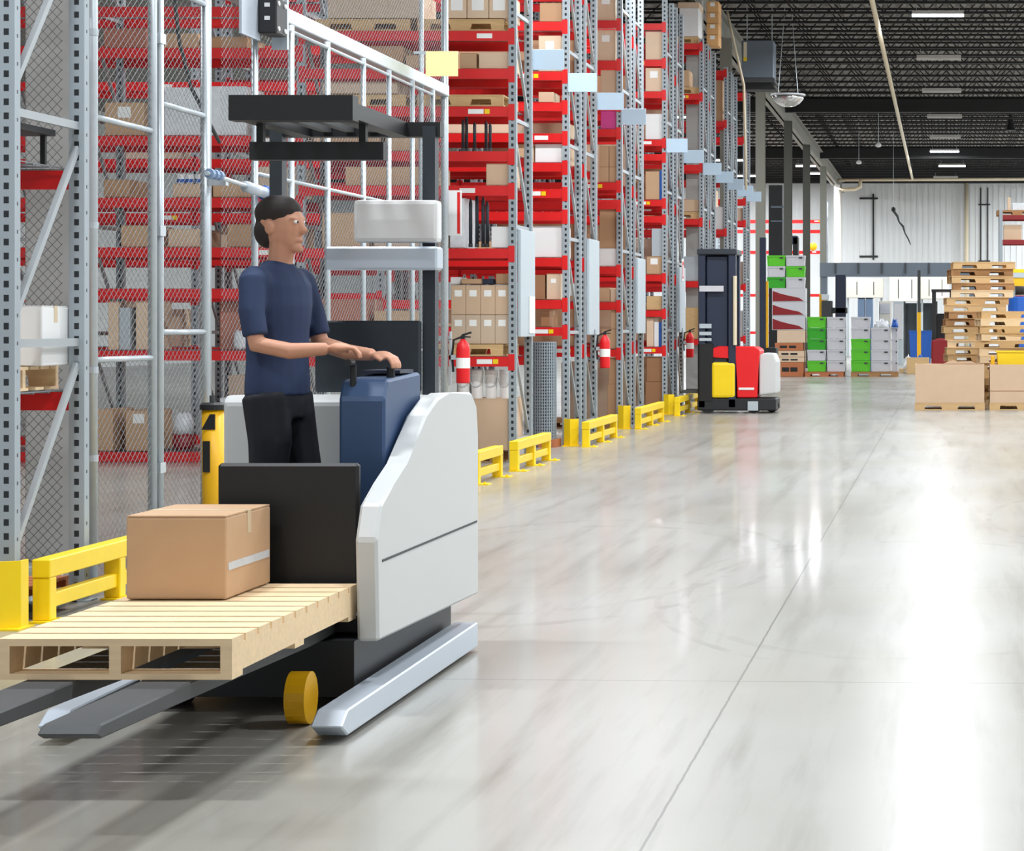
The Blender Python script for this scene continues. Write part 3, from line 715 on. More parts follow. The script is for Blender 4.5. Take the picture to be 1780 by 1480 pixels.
def sack_ring(z, a, b): return [Vector((a*math.cos(t)*(1+0.06*math.sin(3*t)), b*math.sin(t), z+0.01*math.sin(5*t))) for t in [k*2*PI/20 for k in range(20)]]
MB().ring([sack_ring(0.0, 0.11, 0.09), sack_ring(0.03, 0.125, 0.11), sack_ring(0.18, 0.12, 0.1)]).build('lower_half', 'dark_red', sack, smooth=True)
MB().ring([sack_ring(0.18, 0.122, 0.1), sack_ring(0.32, 0.12, 0.1), sack_ring(0.40, 0.09, 0.06), sack_ring(0.43, 0.05, 0.03)]).build('upper_half', 'film', sack, smooth=True)
tag(MB().ring([[v+Vector((0, 0, 0)) for v in sack_ring(z, a, a*0.8)] for z, a in ((0, 0.08), (0.03, 0.095), (0.18, 0.09), (0.22, 0.06))]).build('sack', 'film', smooth=True, loc=(PX(404, y-0.25), y+0.085, 1.318)), 'small white sack before a reddish carton behind the cage', 'sack')
for i, pxx in enumerate((313, 328, 345)):
    t = thing('can', f'white and blue can, {ORD[i]} from the gate post on flat cartons', 'can', (PX(pxx, y+0.1), y+0.14, PZ(320, y+0.06)+0.002)); MB().lathe([(0.045, 0), (0.048, 0.1)], n=14).build('body', 'white', t, smooth=True); MB().lathe([(0.0485, 0.02), (0.0485, 0.06)], n=14).build('band', 'blue', t); MB().lathe([(0.05, 0.1), (0.05, 0.112)], n=14).build('lid', 'white', t)
# near rack load
L0 = [1.22, 2.50, 4.4, 6.0]; yn = 12.3
pallet(-5.08-0.62, yn+0.55, 1.23, 1.1, 1.0, 'pale wooden pallet under the white box in the near rack', 'wood_pale')
carton(PX(24, yn+0.9)-0.06, -5.078, yn+0.62, 1.368, 0.34, 0.4, 'white', 'plain white box on a pallet in the near rack', name='box', tape=True)
t = thing('steel_stillage', 'black steel stillage frame on the upper beam of the near rack', 'frame', (-5.33, yn+0.55, 2.512))
MB().box(-0.5, 0.22, -0.35, 0.35, 0.17, 0.205).build('tray', 'black', t)
for a, c in ((-0.45, -0.3), (0.17, -0.3), (-0.45, 0.3), (0.17, 0.3)): MB().box(a-0.014, a+0.014, c-0.014, c+0.014, 0, 0.17).build('leg', 'black', t)
pallet(-5.66, yn+0.6, 0, 1.1, 1.0, 'worn wooden pallet on the floor inside the near rack', 'wood_red', h=0.14)
t = thing('conveyor_roller', 'short gray roller lying at the foot of the near rack', 'roller', (-4.985, 12.52, 0.066), 0)
MB().tube([(0, 0, 0), (0.0, 0.45, 0.0)], 0.055, 14).build('tube', 'mesh_gray', t, smooth=True); MB().tube([(0, -0.05, 0), (0, 0, 0)], 0.03, 10).build('axle', 'black', t)
# second row
R = 'second'; y = Y2; L = LV2
load(R, y, L, 5.62, 938, 976, 5, 'card_d', 'high above the first blue sign'); load(R, y, L, 4.96, 936, 975, 62, 'card_c', 'with a white sticker above the first blue sign', 1, lab_w=0.11, lab_h=0.12)
load(R, y, L, 4.55, 936, 962, 160, 'card_a', 'just below the first blue sign', dp=0.5); load(R, y, L, 3.75, 930, 976, 240, 'white', 'wide between the red beams'); load(R, y, L, 3.75, 890, 928, 250, 'card_b', 'beside the white box')
load(R, y, L, 2.49, 920, 977, 393, 'white', 'tub like behind the first gray panel'); load(R, y, L, 1.93, 950, 974, 476, 'card_c', 'slim with a white mark', 1, lab_w=0.07); load(R, y, L, 1.93, 925, 947, 478, 'card_brown', 'in shade beside the slim one')
load(R, y, L, 1.57, 940, 955, 535, 'card_brown', 'small above the mesh roll')
roll = thing('mesh_roll', 'tall gray roll of wire mesh standing at the rack corner', 'wire mesh roll', (-5.29, 30.2, 0.1))
mb = MB(); rr = 0.165; hh = 1.27
for k in range(34):
    a = k*2*PI/34; mb.bar((rr*math.cos(a), rr*math.sin(a), 0), (rr*math.cos(a), rr*math.sin(a), hh), 0.016, 0.016, up=(math.cos(a), math.sin(a), 0))
for k in range(32):
    z = 0.01+k*(hh-0.02)/31; mb.lathe([(rr+0.004, z), (rr+0.004, z+0.017)], n=24)
mb2 = MB()
mb.build('wire_mesh', 'mesh_gray', roll)
MB().lathe([(0.11, 0), (0.11, hh-0.02), (0.09, hh)], n=20).build('inner_coils', 'dark_gray', roll)
tag(MB().box(-0.2, 0.2, -0.2, 0.2, 0.08, 0.1).box(-0.2, -0.14, -0.2, 0.2, 0, 0.08).box(0.14, 0.2, -0.2, 0.2, 0, 0.08).box(-0.03, 0.03, -0.2, 0.2, 0, 0.08).build('pallet', 'wood_red', loc=(-5.29, 30.2, 0)), 'small wooden skid under the gray wire mesh roll', 'pallet')
for X in (-6.0, -7.0): load(R, y, L, 2.49, VX+(X-0.4)*F/(y+0.06), VX+(X+0.4)*F/(y+0.06), 420, 'card_b', 'seen through the first row, %s' % ('near the aisle' if X > -6.5 else 'deeper in'))
for i, (X, z, h_) in enumerate(((-6.2, 4.14, 0.3), (-6.9, 3.1, 0.25), (-6.3, 4.96, 0.4), (-8.3, 3.80, 0.5), (-9.2, 2.5, 0.4), (-10.6, 3.8, 0.6), (-8.2, 1.3, 0.5), (-10.6, 1.3, 0.5), (-9.1, 0.12, 0.8), (-6.3, 1.57, 0.3))):
    carton(X-0.45, X+0.45, y+0.1, z+0.008, h_, 0.8, random.choice(CART), f'carton on the second rack row, seen through gaps of the first, {ORD[i]} of ten', group='cartons behind the first row')
# third row is back to back; a few loads
for i, (X, z, h_) in enumerate(((-5.7, 1.3, 0.7), (-5.7, 2.5, 0.6), (-5.8, 3.8, 0.6), (-5.7, 5.0, 0.6))):
    carton(X-0.55, X+0.55, Y2b+0.1, z+0.008, h_, 0.8, ('card_b', 'card_d', 'card_a', 'card_b')[i], f'carton within the third rack row, {ORD[i]} from the floor')
R = 'fourth'; y = Y3; L = LV3
load(R, y, L, 6.3, 1036, 1070, -12, 'card_c', 'topmost near the frame top', 1); load(R, y, L, 5.68, 1036, 1070, 8, 'card_c', 'with a white sticker', 1, lab_w=0.12); load(R, y, L, 5.05, 1044, 1072, 86, 'card_a', 'pale below the third beam')
load(R, y, L, 4.62, 1044, 1072, 166, 'pink', 'flat above the third blue sign', yo=0.05); load(R, y, L, 4.62, 1044, 1072, 148, 'card_b', 'behind the pink box', yo=0.8, dp=0.2)
for i, (a, b2, z, tp) in enumerate(((1042, 1058, 3.80, 290), (1059, 1074, 3.80, 290), (1042, 1058, 4.06, 254), (1059, 1074, 4.06, 254))):
    Y = y+0.06; carton(PX(a, Y), PX(b2, Y), Y, z+0.008 if i < 2 else PZ(290, Y)+0.001, PZ(tp, Y)-(z+0.008 if i < 2 else PZ(290, Y)+0.001), 0.5, 'card_b', f'light brown carton, {ORD[i % 2]} of the {("lower","upper")[i//2]} pair in the fourth rack row')
load(R, y, L, 2.50, 1042, 1074, 432, 'white', 'wide above the fourth beam'); 
Yt = y+0.06; carton(PX(1042, Yt), PX(1074, Yt), Yt, PZ(432, Yt)+0.002, PZ(362, Yt)-PZ(432, Yt)-0.002, 0.6, 'card_d', 'mid brown carton on the white box in the fourth rack row')
load(R, y, L, 1.95, 1042, 1060, 500, 'card_b', 'above the white and yellow beam tag'); load(R, y, L, 1.95, 1061, 1075, 503, 'card_c', 'beside the upright')
load(R, y, L, 1.22, 1046, 1076, 572, 'card_b', 'lower of two stacked'); carton(PX(1062, Yt), PX(1076, Yt), Yt, PZ(572, Yt)+0.001, 0.30, 0.5, 'card_b', 'light brown carton, upper of two stacked in the fourth rack row')
pallet(-5.72, y+0.52, 0, 1.1, 0.9, 'dark pallet on the floor below the fourth rack row', 'wood_old')
load(R, y, L, 0.0, 1056, 1074, 668, 'card_d', 'lower of a tall pair', base=0.136); carton(PX(1058, Yt), PX(1074, Yt), Yt, PZ(668, Yt)+0.001, PZ(622, Yt)-PZ(668, Yt), 0.5, 'card_d', 'mid brown carton, upper of a tall pair on the floor')
for i, (z, h_) in enumerate(((1.3, 0.7), (2.5, 0.7), (3.8, 0.7), (5.0, 0.6), (0.0, 1.0))):
    carton(-6.2, -5.15, Y3b+0.1, z+0.008 if z else 0.0, h_, 0.8, CART[i], f'carton within the fifth rack row, {ORD[i]} counted')
R = 'sixth'; y = Y4; L = LV4
load(R, y, L, 6.35, 1122, 1152, 24, 'card_c', 'high above the fourth beam'); load(R, y, L, 5.78, 1122, 1152, 72, 'card_c', 'with a white sticker', 1, lab_w=0.14)
load(R, y, L, 4.92, 1122, 1150, 198, 'white', 'cube like')
load(R, y, L, 3.84, 1122, 1146, 298, 'card_b', 'beside a blue striped edge'); load(R, y, L, 3.84, 1146.3, 1150, 296, 'blue', 'narrow')
load(R, y, L, 2.5, 1124, 1150, 446, 'card_b', 'with a white sticker below the gray cabinet', 1, lab_w=0.13); carton(PX(1132, y), PX(1152, y), y+0.06, PZ(446, y+0.06)+0.002, 0.5, 0.5, 'panel', 'gray cabinet resting on a carton in the sixth rack row', name='crate', tape=False)
load(R, y, L, 1.86, 1124, 1150, 515, 'wood', 'flat'); load(R, y, L, 1.20, 1124, 1136, 530, 'card_c', 'tall and slim'); load(R, y, L, 1.20, 1137, 1145, 560, 'white', 'slim beside a blue stripe'); load(R, y, L, 1.20, 1145.5, 1149, 560, 'blue', 'thin')
pallet(-5.72, y+0.52, 0, 1.1, 0.9, 'dark pallet on the floor below the sixth rack row', 'wood_old')
load(R, y, L, 0.0, 1122, 1152, 664, 'card_brown', 'lower of two on the floor pallet', base=0.136); Yt = y+0.06; carton(PX(1124, Yt), PX(1152, Yt), Yt, PZ(664, Yt)+0.001, PZ(622, Yt)-PZ(664, Yt), 0.6, 'card_brown', 'dark brown carton, upper of two below the sixth rack row')
for i, (z, h_) in enumerate(((1.3, 0.7), (2.5, 0.7), (3.8, 0.7), (5.0, 0.6), (0.0, 1.0))):
    carton(-6.2, -5.15, Y4b+0.1, z+0.008 if z else 0.0, h_, 0.8, CART[-i], f'carton within the seventh rack row, {ORD[i]} counted')
R = 'eighth'; y = Y5; L = [1.3, 2.5, 3.78, 4.9, 6.36, 7.4]
pallet(-5.66, y+0.5, 7.41, 1.1, 0.9, 'pallet at the very top of the eighth rack row', 'wood')
load(R, y, L, 7.545, 1181, 1214, 14, 'white', 'topmost under a pinkish carton'); carton(PX(1178, y), PX(1216, y), y+0.06, PZ(14, y+0.06)+0.002, 0.12, 0.8, 'card_c', 'pale tan carton on the topmost white box')
pallet(-5.66, y+0.5, 6.37, 1.1, 0.9, 'pallet below the sixth blue sign, eighth rack row', 'wood'); load(R, y, L, 6.505, 1183, 1198, 122, 'card_b', 'square before the pillar')
pallet(-5.66, y+0.5, 3.79, 1.1, 0.9, 'pallet with tan cartons beside the pillar, eighth rack row', 'wood'); load(R, y, L, 3.925, 1186, 1216, 347, 'card_a', 'wide below the pillar')
load(R, y, L, 2.5, 1183, 1214, 446, 'panel', 'bin like'); load(R, y, L, 1.3, 1186, 1215, 535, 'wood', 'low')
y = Y5b
pallet(-5.61, y+0.5, 7.41, 1.0, 0.9, 'pallet under the tall orange stack at the rack top', 'wood_old')
for i in range(4):
    Y = y+0.06; z0 = 7.546+i*0.235
    carton(PX(1228, Y), PX(1249, Y), Y, z0, 0.23, 0.6, 'card_orange', f'orange tan carton in the tall top stack, {ORD[i]} from its pallet', 1, lab_w=0.10)
R = 'tenth'; y = Y6; L = [1.3, 2.5, 3.78, 6.26, 7.42]
load(R, y, L, 6.26, 1240, 1256, 140, 'card_d', 'below the highest beam'); load(R, y, L, 3.78, 1244, 1258, 360, 'white', 'small'); load(R, y, L, 3.78, 1228, 1243, 330, 'card_c', 'beside the small white box'); load(R, y, L, 2.5, 1240, 1256, 445, 'card_b', 'low down')
R = 'twelfth'; y = Y7; L = [1.3, 2.6, 4.2, 4.75, 6.3, 7.42]
load(R, y, L, 2.6, 1282, 1297, 455, 'card_e', 'small and pale'); load(R, y, L, 4.2, 1282, 1296, 362, 'card_e', 'tall and pale'); load(R, y, L, 1.3, 1282, 1296, 540, 'white', 'small')

# ------------------------------------------------------------------ the truck that drives through the foreground
TX = thing('order_picker_truck', 'pale gray order picker truck with its operator standing aboard', 'truck', (-2.9, 10.5, 0))
def TB(mb, name, mat, parent=None, smooth=False):
    p = parent or TX
    o = mb.build(name, mat, p, smooth)
    if p is TX: o.location = -TX.location
    return o
# side cowl with the sweeping curved front edge, and the rounded power unit behind it
prof = [(9.45, 0.30), (9.42, 0.72), (9.50, 0.86), (9.72, 0.93), (9.95, 1.0), (10.15, 1.1), (10.32, 1.2), (10.55, 1.265), (10.8, 1.28), (11.3, 1.27), (11.42, 1.2), (11.46, 1.05), (11.46, 0.26)]
TB(MB().prism(prof, 'x', -2.42, -2.33).bevel(0.012), 'side_cowl', 'cowl')
body = [(10.75, 0.26), (10.75, 1.24), (10.8, 1.27), (11.25, 1.26), (11.38, 1.2), (11.43, 1.05), (11.43, 0.26)]
TB(MB().prism(body, 'x', -3.38, -2.425).bevel(0.02, 2), 'power_unit', 'cowl')
TB(MB().box(-2.332, -2.328, 9.5, 11.42, 0.62, 0.63), 'panel_seam', 'dark_gray')
TB(MB().prism([(9.52, 0.06), (9.52, 0.29), (11.38, 0.255), (11.38, 0.06)], 'x', -3.33, -2.45), 'chassis', 'chassis')
TB(MB().box(-3.38, -2.43, 9.68, 10.74, 0.30, 0.385).bevel(0.008), 'platform', 'chassis')
TB(MB().prism([(8.85, 0.02), (8.75, 0.07), (8.85, 0.12), (11.3, 0.14), (11.3, 0.02)], 'x', -2.42, -2.30).bevel(0.006), 'outrigger', 'pale_steel')
TB(MB().prism([(8.85, 0.02), (8.75, 0.07), (8.85, 0.12), (9.6, 0.13), (9.6, 0.02)], 'x', -3.46, -3.36).bevel(0.006), 'outrigger', 'pale_steel')
for x_ in (-3.06, -2.66):
    TB(MB().prism([(7.0, 0.34), (6.95, 0.36), (7.0, 0.385), (9.68, 0.385), (9.68, 0.30), (9.3, 0.30)], 'x', x_-0.09, x_+0.09).bevel(0.006), 'fork', 'dark_gray')
TB(MB().box(-3.05, -2.46, 9.63, 9.675, 0.40, 1.02).bevel(0.012), 'load_backrest', 'black')
for x_ in (-3.25, -2.52):
    TB(MB().tube([(x_-0.05, 9.75, 0.11), (x_+0.05, 9.75, 0.11)], 0.11, 20), 'wheel', 'rubber')
TB(MB().tube([(-3.0, 11.3, 0.15), (-2.85, 11.3, 0.15)], 0.15, 22), 'wheel', 'rubber')
TB(MB().tube([(-2.62, 9.2, 0.11), (-2.54, 9.2, 0.11)], 0.105, 20), 'wheel', 'amber')
con = TB(MB().prism([(10.0, 0.39), (10.0, 1.28), (10.06, 1.36), (10.68, 1.38), (10.68, 0.39)], 'x', -2.64, -2.44).bevel(0.012), 'console', 'console')
h_ = TB(MB().tube([(-2.59, 10.05, 1.33), (-2.59, 10.05, 1.42), (-2.59, 10.03, 1.436), (-2.59, 9.96, 1.436)], 0.015, 10), 'control_grip', 'black', con)
TB(MB().box(-2.63, -2.46, 10.36, 10.62, 1.381, 1.395), 'control_panel', 'navy', con)
TB(MB().tube([(-2.475, 10.25, 1.36), (-2.475, 10.25, 1.412)], 0.019, 10), 'control_lever', 'black', con)
for x_ in (-3.2, -2.47):
    TB(MB().box(x_-0.03, x_+0.03, 10.98, 11.06, 1.25, 2.55), 'roof_post', 'steel_blue')
g = TB(MB().box(-3.12, -2.58, 10.0, 10.1, 2.49, 2.60).box(-3.28, -2.42, 11.0, 11.08, 2.50, 2.57).box(-3.12, -3.04, 10.1, 11.0, 2.50, 2.56).box(-2.66, -2.58, 10.1, 11.0, 2.50, 2.57), 'overhead_guard', 'black')
mb = MB()
for i in range(3): mb.box(-2.98+i*0.11, -2.94+i*0.11, 10.1, 11.0, 2.52, 2.55)
TB(mb, 'guard_bar', 'dark_gray', g) ; bpy.data.objects['guard_bar'].location = (0, 0, 0)
TB(MB().box(-3.12, -2.52, 10.3, 10.38, 2.34, 2.42), 'cross_bar', 'black')
for x_ in (-3.08, -2.62): TB(MB().box(x_-0.015, x_+0.015, 10.32, 10.36, 2.42, 2.50), 'hanger', 'black')
TB(MB().box(-2.80, -2.40, 10.86, 10.96, 1.99, 2.19).bevel(0.02, 2), 'white_fan_box', 'white')
TB(MB().box(-2.93, -2.40, 10.84, 10.98, 1.86, 1.97).bevel(0.01), 'document_tray', 'pale_steel')
TB(MB().box(-3.0, -2.5, 10.93, 10.97, 1.28, 1.62).bevel(0.008), 'screen_panel', 'steel_blue')

# its load: a long pallet and one carton
pl = thing('pallet', 'long pale wooden pallet carried on the truck forks', 'pallet', (-2.84, 8.52, 0.387))
mb = MB()
for i in range(11): mb.box(-0.40, 0.40, -0.66+i*0.1545, -0.66+i*0.1545+0.132, 0.115, 0.14)
mb.build('top_deck', 'wood_pale', pl)
for x_ in (-0.38, 0.0, 0.38): MB().box(x_-0.02, x_+0.02, -0.66, 1.0, 0.02, 0.115).build('stringer', 'wood_pale', pl)
for yy in (-0.66, 0.1, 0.87): MB().box(-0.40, 0.40, yy, yy+0.12, 0.0, 0.02).build('bottom_board', 'wood_pale', pl)
bx = carton(-3.19, -2.80, 8.95, 0.532, 0.325, 0.58, 'card_b', 'brown carton riding at the back of the truck pallet', tape=True)
MB().box(0.1955, 0.1975, 0.02, 0.56, 0.11, 0.14).build('strap', 'film', bx)

# the operator
TH = math.radians(-18); PB = Vector((-2.97, 10.22, 0.386))
def wp(f, l, z): return PB+Vector((f*math.cos(TH)-l*math.sin(TH), f*math.sin(TH)+l*math.cos(TH), z))
def ell(f, l, z, a, b, n=20): return [wp(f+a*math.cos(t), l+b*math.sin(t), z) for t in [k*2*PI/n for k in range(n)]]
def limb(mb, pts, rad, n=12):
    mb.tube([wp(*p) for p in pts], rad, n)
def blob(mb, c, r, n=14):
    rings = []
    for i in range(1, 9):
        a = PI*i/9; rings.append([wp(c[0]+r[0]*math.sin(a)*math.cos(t), c[1]+r[1]*math.sin(a)*math.sin(t), c[2]-r[2]*math.cos(a)) for t in [k*2*PI/n for k in range(n)]])
    mb.ring(rings)
def remesh(o, vox, sm=3):
    m = o.modifiers.new('skin', 'REMESH'); m.mode = 'VOXEL'; m.voxel_size = vox; m.use_smooth_shade = True
    s = o.modifiers.new('smooth', 'SMOOTH'); s.factor = 0.5; s.iterations = sm
person = thing('person', 'person in navy shirt and dark trousers standing on the truck platform', 'person', PB)
ARM = {-1: [(0.0, -0.185, 1.42), (0.02, -0.222, 1.27), (0.05, -0.228, 1.13), (0.20, -0.20, 1.10), (0.33, -0.12, 1.11)],
       1: [(0.0, 0.185, 1.42), (0.03, 0.225, 1.27), (0.07, 0.23, 1.13), (0.22, 0.22, 1.09), (0.36, 0.20, 1.08)]}
LEG = {s: [(0.0, s*0.09, 0.90), (0.03, s*0.10, 0.70), (0.05+0.03*s, s*0.105, 0.49), (0.02+0.05*s, s*0.11, 0.28), (-0.02+0.06*s, s*0.115, 0.09)] for s in (-1, 1)}
mb = MB()
mb.ring([ell(0, 0, z, a, b) for z, a, b in ((0.86, 0.09, 0.13), (0.95, 0.105, 0.155), (1.05, 0.10, 0.145), (1.18, 0.105, 0.15), (1.30, 0.115, 0.175), (1.39, 0.10, 0.185), (1.44, 0.07, 0.13), (1.47, 0.05, 0.06))])
limb(mb, [(0.0, 0, 1.42), (0.015, 0, 1.50), (0.025, 0, 1.57)], [0.065, 0.056, 0.058])
blob(mb, (0.03, 0, 1.655), (0.098, 0.076, 0.118)); blob(mb, (0.06, 0, 1.60), (0.06, 0.052, 0.06)); blob(mb, (-0.005, 0, 1.68), (0.095, 0.078, 0.09))
limb(mb, [(0.118, 0, 1.665), (0.14, 0, 1.63), (0.125, 0, 1.618)], [0.010, 0.016, 0.014], 8)
blob(mb, (0.108, 0, 1.588), (0.022, 0.028, 0.010)); blob(mb, (0.10, 0, 1.552), (0.028, 0.03, 0.02))
for s in (-1, 1):
    blob(mb, (0.01, s*0.082, 1.645), (0.022, 0.012, 0.034)); blob(mb, (0.105, s*0.03, 1.685), (0.015, 0.026, 0.010))
    limb(mb, ARM[s], [0.044, 0.044, 0.041, 0.037, 0.028])
    blob(mb, (0, s*0.18, 1.405), (0.05, 0.05, 0.05))
    w_ = Vector(ARM[s][4]); d_ = (w_-Vector(ARM[s][3])).normalized(); sd = Vector((-d_.y, d_.x, 0)).normalized(); pc = w_+d_*0.05
    blob(mb, tuple(pc), (0.052, 0.042, 0.022))
    for fi, (off, ln) in enumerate(((-0.031, 0.068), (-0.011, 0.078), (0.010, 0.074), (0.030, 0.058))):
        a0 = pc+d_*0.03+sd*off; a1 = a0+d_*ln*0.5+Vector((0, 0, -0.006)); a2 = a1+d_*ln*0.28+Vector((0, 0, -0.024)); a3 = a2+d_*ln*0.05+Vector((0, 0, -0.024))
        limb(mb, [tuple(a0), tuple(a1), tuple(a2), tuple(a3)], [0.0105, 0.010, 0.009, 0.008], 8)
    b0 = pc-d_*0.015-sd*s*0.03; b1 = b0-sd*s*0.022+d_*0.03+Vector((0, 0, -0.008)); b2 = b1+d_*0.028+Vector((0, 0, -0.012))
    limb(mb, [tuple(b0), tuple(b1), tuple(b2)], [0.013, 0.011, 0.009], 8)
    limb(mb, LEG[s], [0.085, 0.075, 0.056, 0.052, 0.038])
    limb(mb, [(LEG[s][4][0]-0.02, s*0.115, 0.05), (LEG[s][4][0]+0.06, s*0.12, 0.045), (LEG[s][4][0]+0.14, s*0.125, 0.035)], [0.036, 0.036, 0.028], 10)
body = mb.build('body', 'skin', person, smooth=True); body.location = -PB; remesh(body, 0.007, 3)
mb = MB()
mb.ring([ell(0, 0, z, a, b) for z, a, b in ((0.90, 0.125, 0.175), (0.95, 0.125, 0.175), (1.05, 0.12, 0.165), (1.18, 0.122, 0.168), (1.30, 0.13, 0.192), (1.39, 0.118, 0.198), (1.45, 0.085, 0.14), (1.485, 0.068, 0.072), (1.50, 0.06, 0.06))])
for s in (-1, 1):
    blob(mb, (0.0, s*0.165, 1.41), (0.07, 0.07, 0.065)); a = Vector(ARM[s][1]); c = Vector(ARM[s][2])
    limb(mb, [ARM[s][0], ARM[s][1], tuple(a.lerp(c, 0.75))], [0.060, 0.057, 0.055])
o = mb.build('shirt', 'shirt', person, smooth=True); o.location = -PB; remesh(o, 0.010, 3)
mb = MB()
mb.ring([ell(0, 0, z, a, b) for z, a, b in ((0.80, 0.115, 0.165), (0.88, 0.122, 0.172), (0.96, 0.118, 0.165), (0.985, 0.112, 0.158))])
for s in (-1, 1): limb(mb, LEG[s], [0.105, 0.096, 0.078, 0.07, 0.062])
o = mb.build('trousers', 'trousers', person, smooth=True); o.location = -PB; remesh(o, 0.010, 2)
for s in (-1, 1):
    mb = MB(); x_ = LEG[s][4][0]
    limb(mb, [(x_-0.045, s*0.115, 0.055), (x_+0.03, s*0.118, 0.055), (x_+0.10, s*0.123, 0.045), (x_+0.17, s*0.126, 0.034)], [0.046, 0.05, 0.045, 0.03], 12)
    limb(mb, [(x_-0.01, s*0.115, 0.05), (x_-0.01, s*0.115, 0.13)], [0.048, 0.05], 12)
    mb.box(-0.065, 0.20, -0.045, 0.045, 0.0, 0.02, rot=Matrix.Rotation(TH, 3, 'Z'), at=wp(x_, s*0.118, 0))
    o = mb.build('shoe', 'rubber', person, smooth=True); o.location = -PB; remesh(o, 0.008, 1)
mb = MB(); blob(mb, (0.004, 0, 1.712), (0.112, 0.088, 0.082)); blob(mb, (-0.04, 0, 1.63), (0.068, 0.078, 0.08)); 
o = mb.build('hair', 'hair', person, smooth=True); o.location = -PB; remesh(o, 0.010, 2)
for s in (-1, 1):
    mb = MB(); blob(mb, (0.116, s*0.031, 1.668), (0.010, 0.013, 0.008), 10); o = mb.build('eye', 'white', person, smooth=True); o.location = -PB
    mb = MB(); blob(mb, (0.124, s*0.031, 1.668), (0.004, 0.006, 0.006), 8); mb.build('iris', 'black', o, smooth=True)

# ------------------------------------------------------------------ reach truck in the distance (side on, forks into the rack aisle)
YR = 41.6
RT = thing('reach_truck', 'red and black reach truck with a yellow battery at the rack rows', 'forklift', (-3.9, YR, 0))
def RB(mb, name, mat, parent=None, smooth=False):
    p = parent or RT; o = mb.build(name, mat, p, smooth)
    if p is RT: o.location = -RT.location
    return o
def qx(x): return PX(x, YR)
def qz(y): return PZ(y, YR)
for a, b2 in ((1214, 1226), (1266, 1279)):
    RB(MB().box(qx(a), qx(b2), YR-0.02, YR+0.18, 0.1, qz(436)).box(qx(a), qx(b2), YR+0.75, YR+0.95, 0.1, qz(436)).bevel(0.01), 'mast_channel', 'navy')
RB(MB().box(qx(1227), qx(1265), YR+0.05, YR+0.9, 0.25, qz(445)).bevel(0.02), 'mast_cover', 'navy')
RB(MB().box(qx(1212), qx(1281), YR-0.06, YR+1.0, qz(443), qz(433)).bevel(0.015), 'mast_crown', 'steel_blue')
RB(MB().box(qx(1216), qx(1258), YR-0.035, YR-0.02, qz(507), qz(497)), 'mast_plate', 'bin_gray')
for a, c in ((563, 571), (577, 583), (588, 593)): RB(MB().box(qx(1216), qx(1237), YR-0.04, YR-0.02, qz(c), qz(a)), 'cross_member', 'panel')
RB(MB().box(qx(1213), qx(1240), YR-0.03, YR+0.95, qz(700), qz(596)).bevel(0.03), 'carriage', 'black')
RB(MB().tube([(qx(1278), YR-0.06, qz(600)), (qx(1278), YR-0.06, qz(480))], 0.035, 8), 'grab_pole', 'cream')
for yy in (YR+0.1, YR+0.75): RB(MB().box(qx(1184), qx(1214), yy, yy+0.12, 0.36, 0.42), 'fork', 'dark_gray')
RB(MB().prism([(qx(1238), qz(622)), (qx(1238), qz(606)), (qx(1250), qz(602)), (qx(1312), qz(603)), (qx(1321), qz(609)), (qx(1318), qz(640)), (qx(1316), qz(692)), (qx(1281), qz(692)), (qx(1281), qz(622))], 'y', YR, YR+1.0).bevel(0.02), 'body', 'truck_red')
RB(MB().box(qx(1284), qx(1311), YR-0.012, YR-0.002, qz(678), qz(674)), 'name_stripe', 'white')
RB(MB().box(qx(1237), qx(1279), YR-0.03, YR+0.9, qz(692), qz(630)).bevel(0.05, 2), 'battery_cover', 'yellow')
RB(MB().box(qx(1250), qx(1266), YR+0.1, YR+0.4, qz(630), qz(626)), 'battery_lid', 'amber')
RB(MB().prism([(qx(1319), qz(688)), (qx(1319), qz(618)), (qx(1326), qz(614)), (qx(1344), qz(615)), (qx(1350), qz(630)), (qx(1350), qz(684))], 'y', YR+0.08, YR+0.95).bevel(0.03, 2), 'rear_cover', 'cowl')
RB(MB().box(qx(1212), qx(1349), YR-0.02, YR+1.0, 0.05, 0.27).bevel(0.02), 'chassis', 'chassis')
RB(MB().box(qx(1300), qx(1318), YR-0.035, YR-0.018, qz(714), qz(698)), 'step', 'panel')
for a in (1230, 1310): RB(MB().tube([(qx(a), YR-0.01, 0.14), (qx(a), YR+0.15, 0.14)], 0.14, 16), 'wheel', 'rubber')
RB(MB().tube([(qx(1338), YR+0.5, 0.13), (qx(1338), YR+0.65, 0.13)], 0.13, 16), 'wheel', 'rubber')
# column protector and second forklift mast beside it
Yp = 60.5
t = thing('pallet_truck_mast', 'tall dark forklift mast with a yellow strip beside the bins', 'forklift', (PX(1327, Yp), Yp, 0))
MB().box(-0.10, 0.06, 0, 0.2, 0.05, 3.9).build('mast_channel', 'navy', t); MB().box(0.065, 0.12, 0.02, 0.16, 0.9, 2.75).build('yellow_strip', 'amber', t)
MB().box(-0.12, 0.35, -0.1, 0.6, 0.05, 1.0).bevel(0.03).build('body', 'black', t); MB().tube([(0.0, 0.1, 0.1), (0.15, 0.1, 0.1)], 0.1, 12).build('wheel', 'rubber', t)

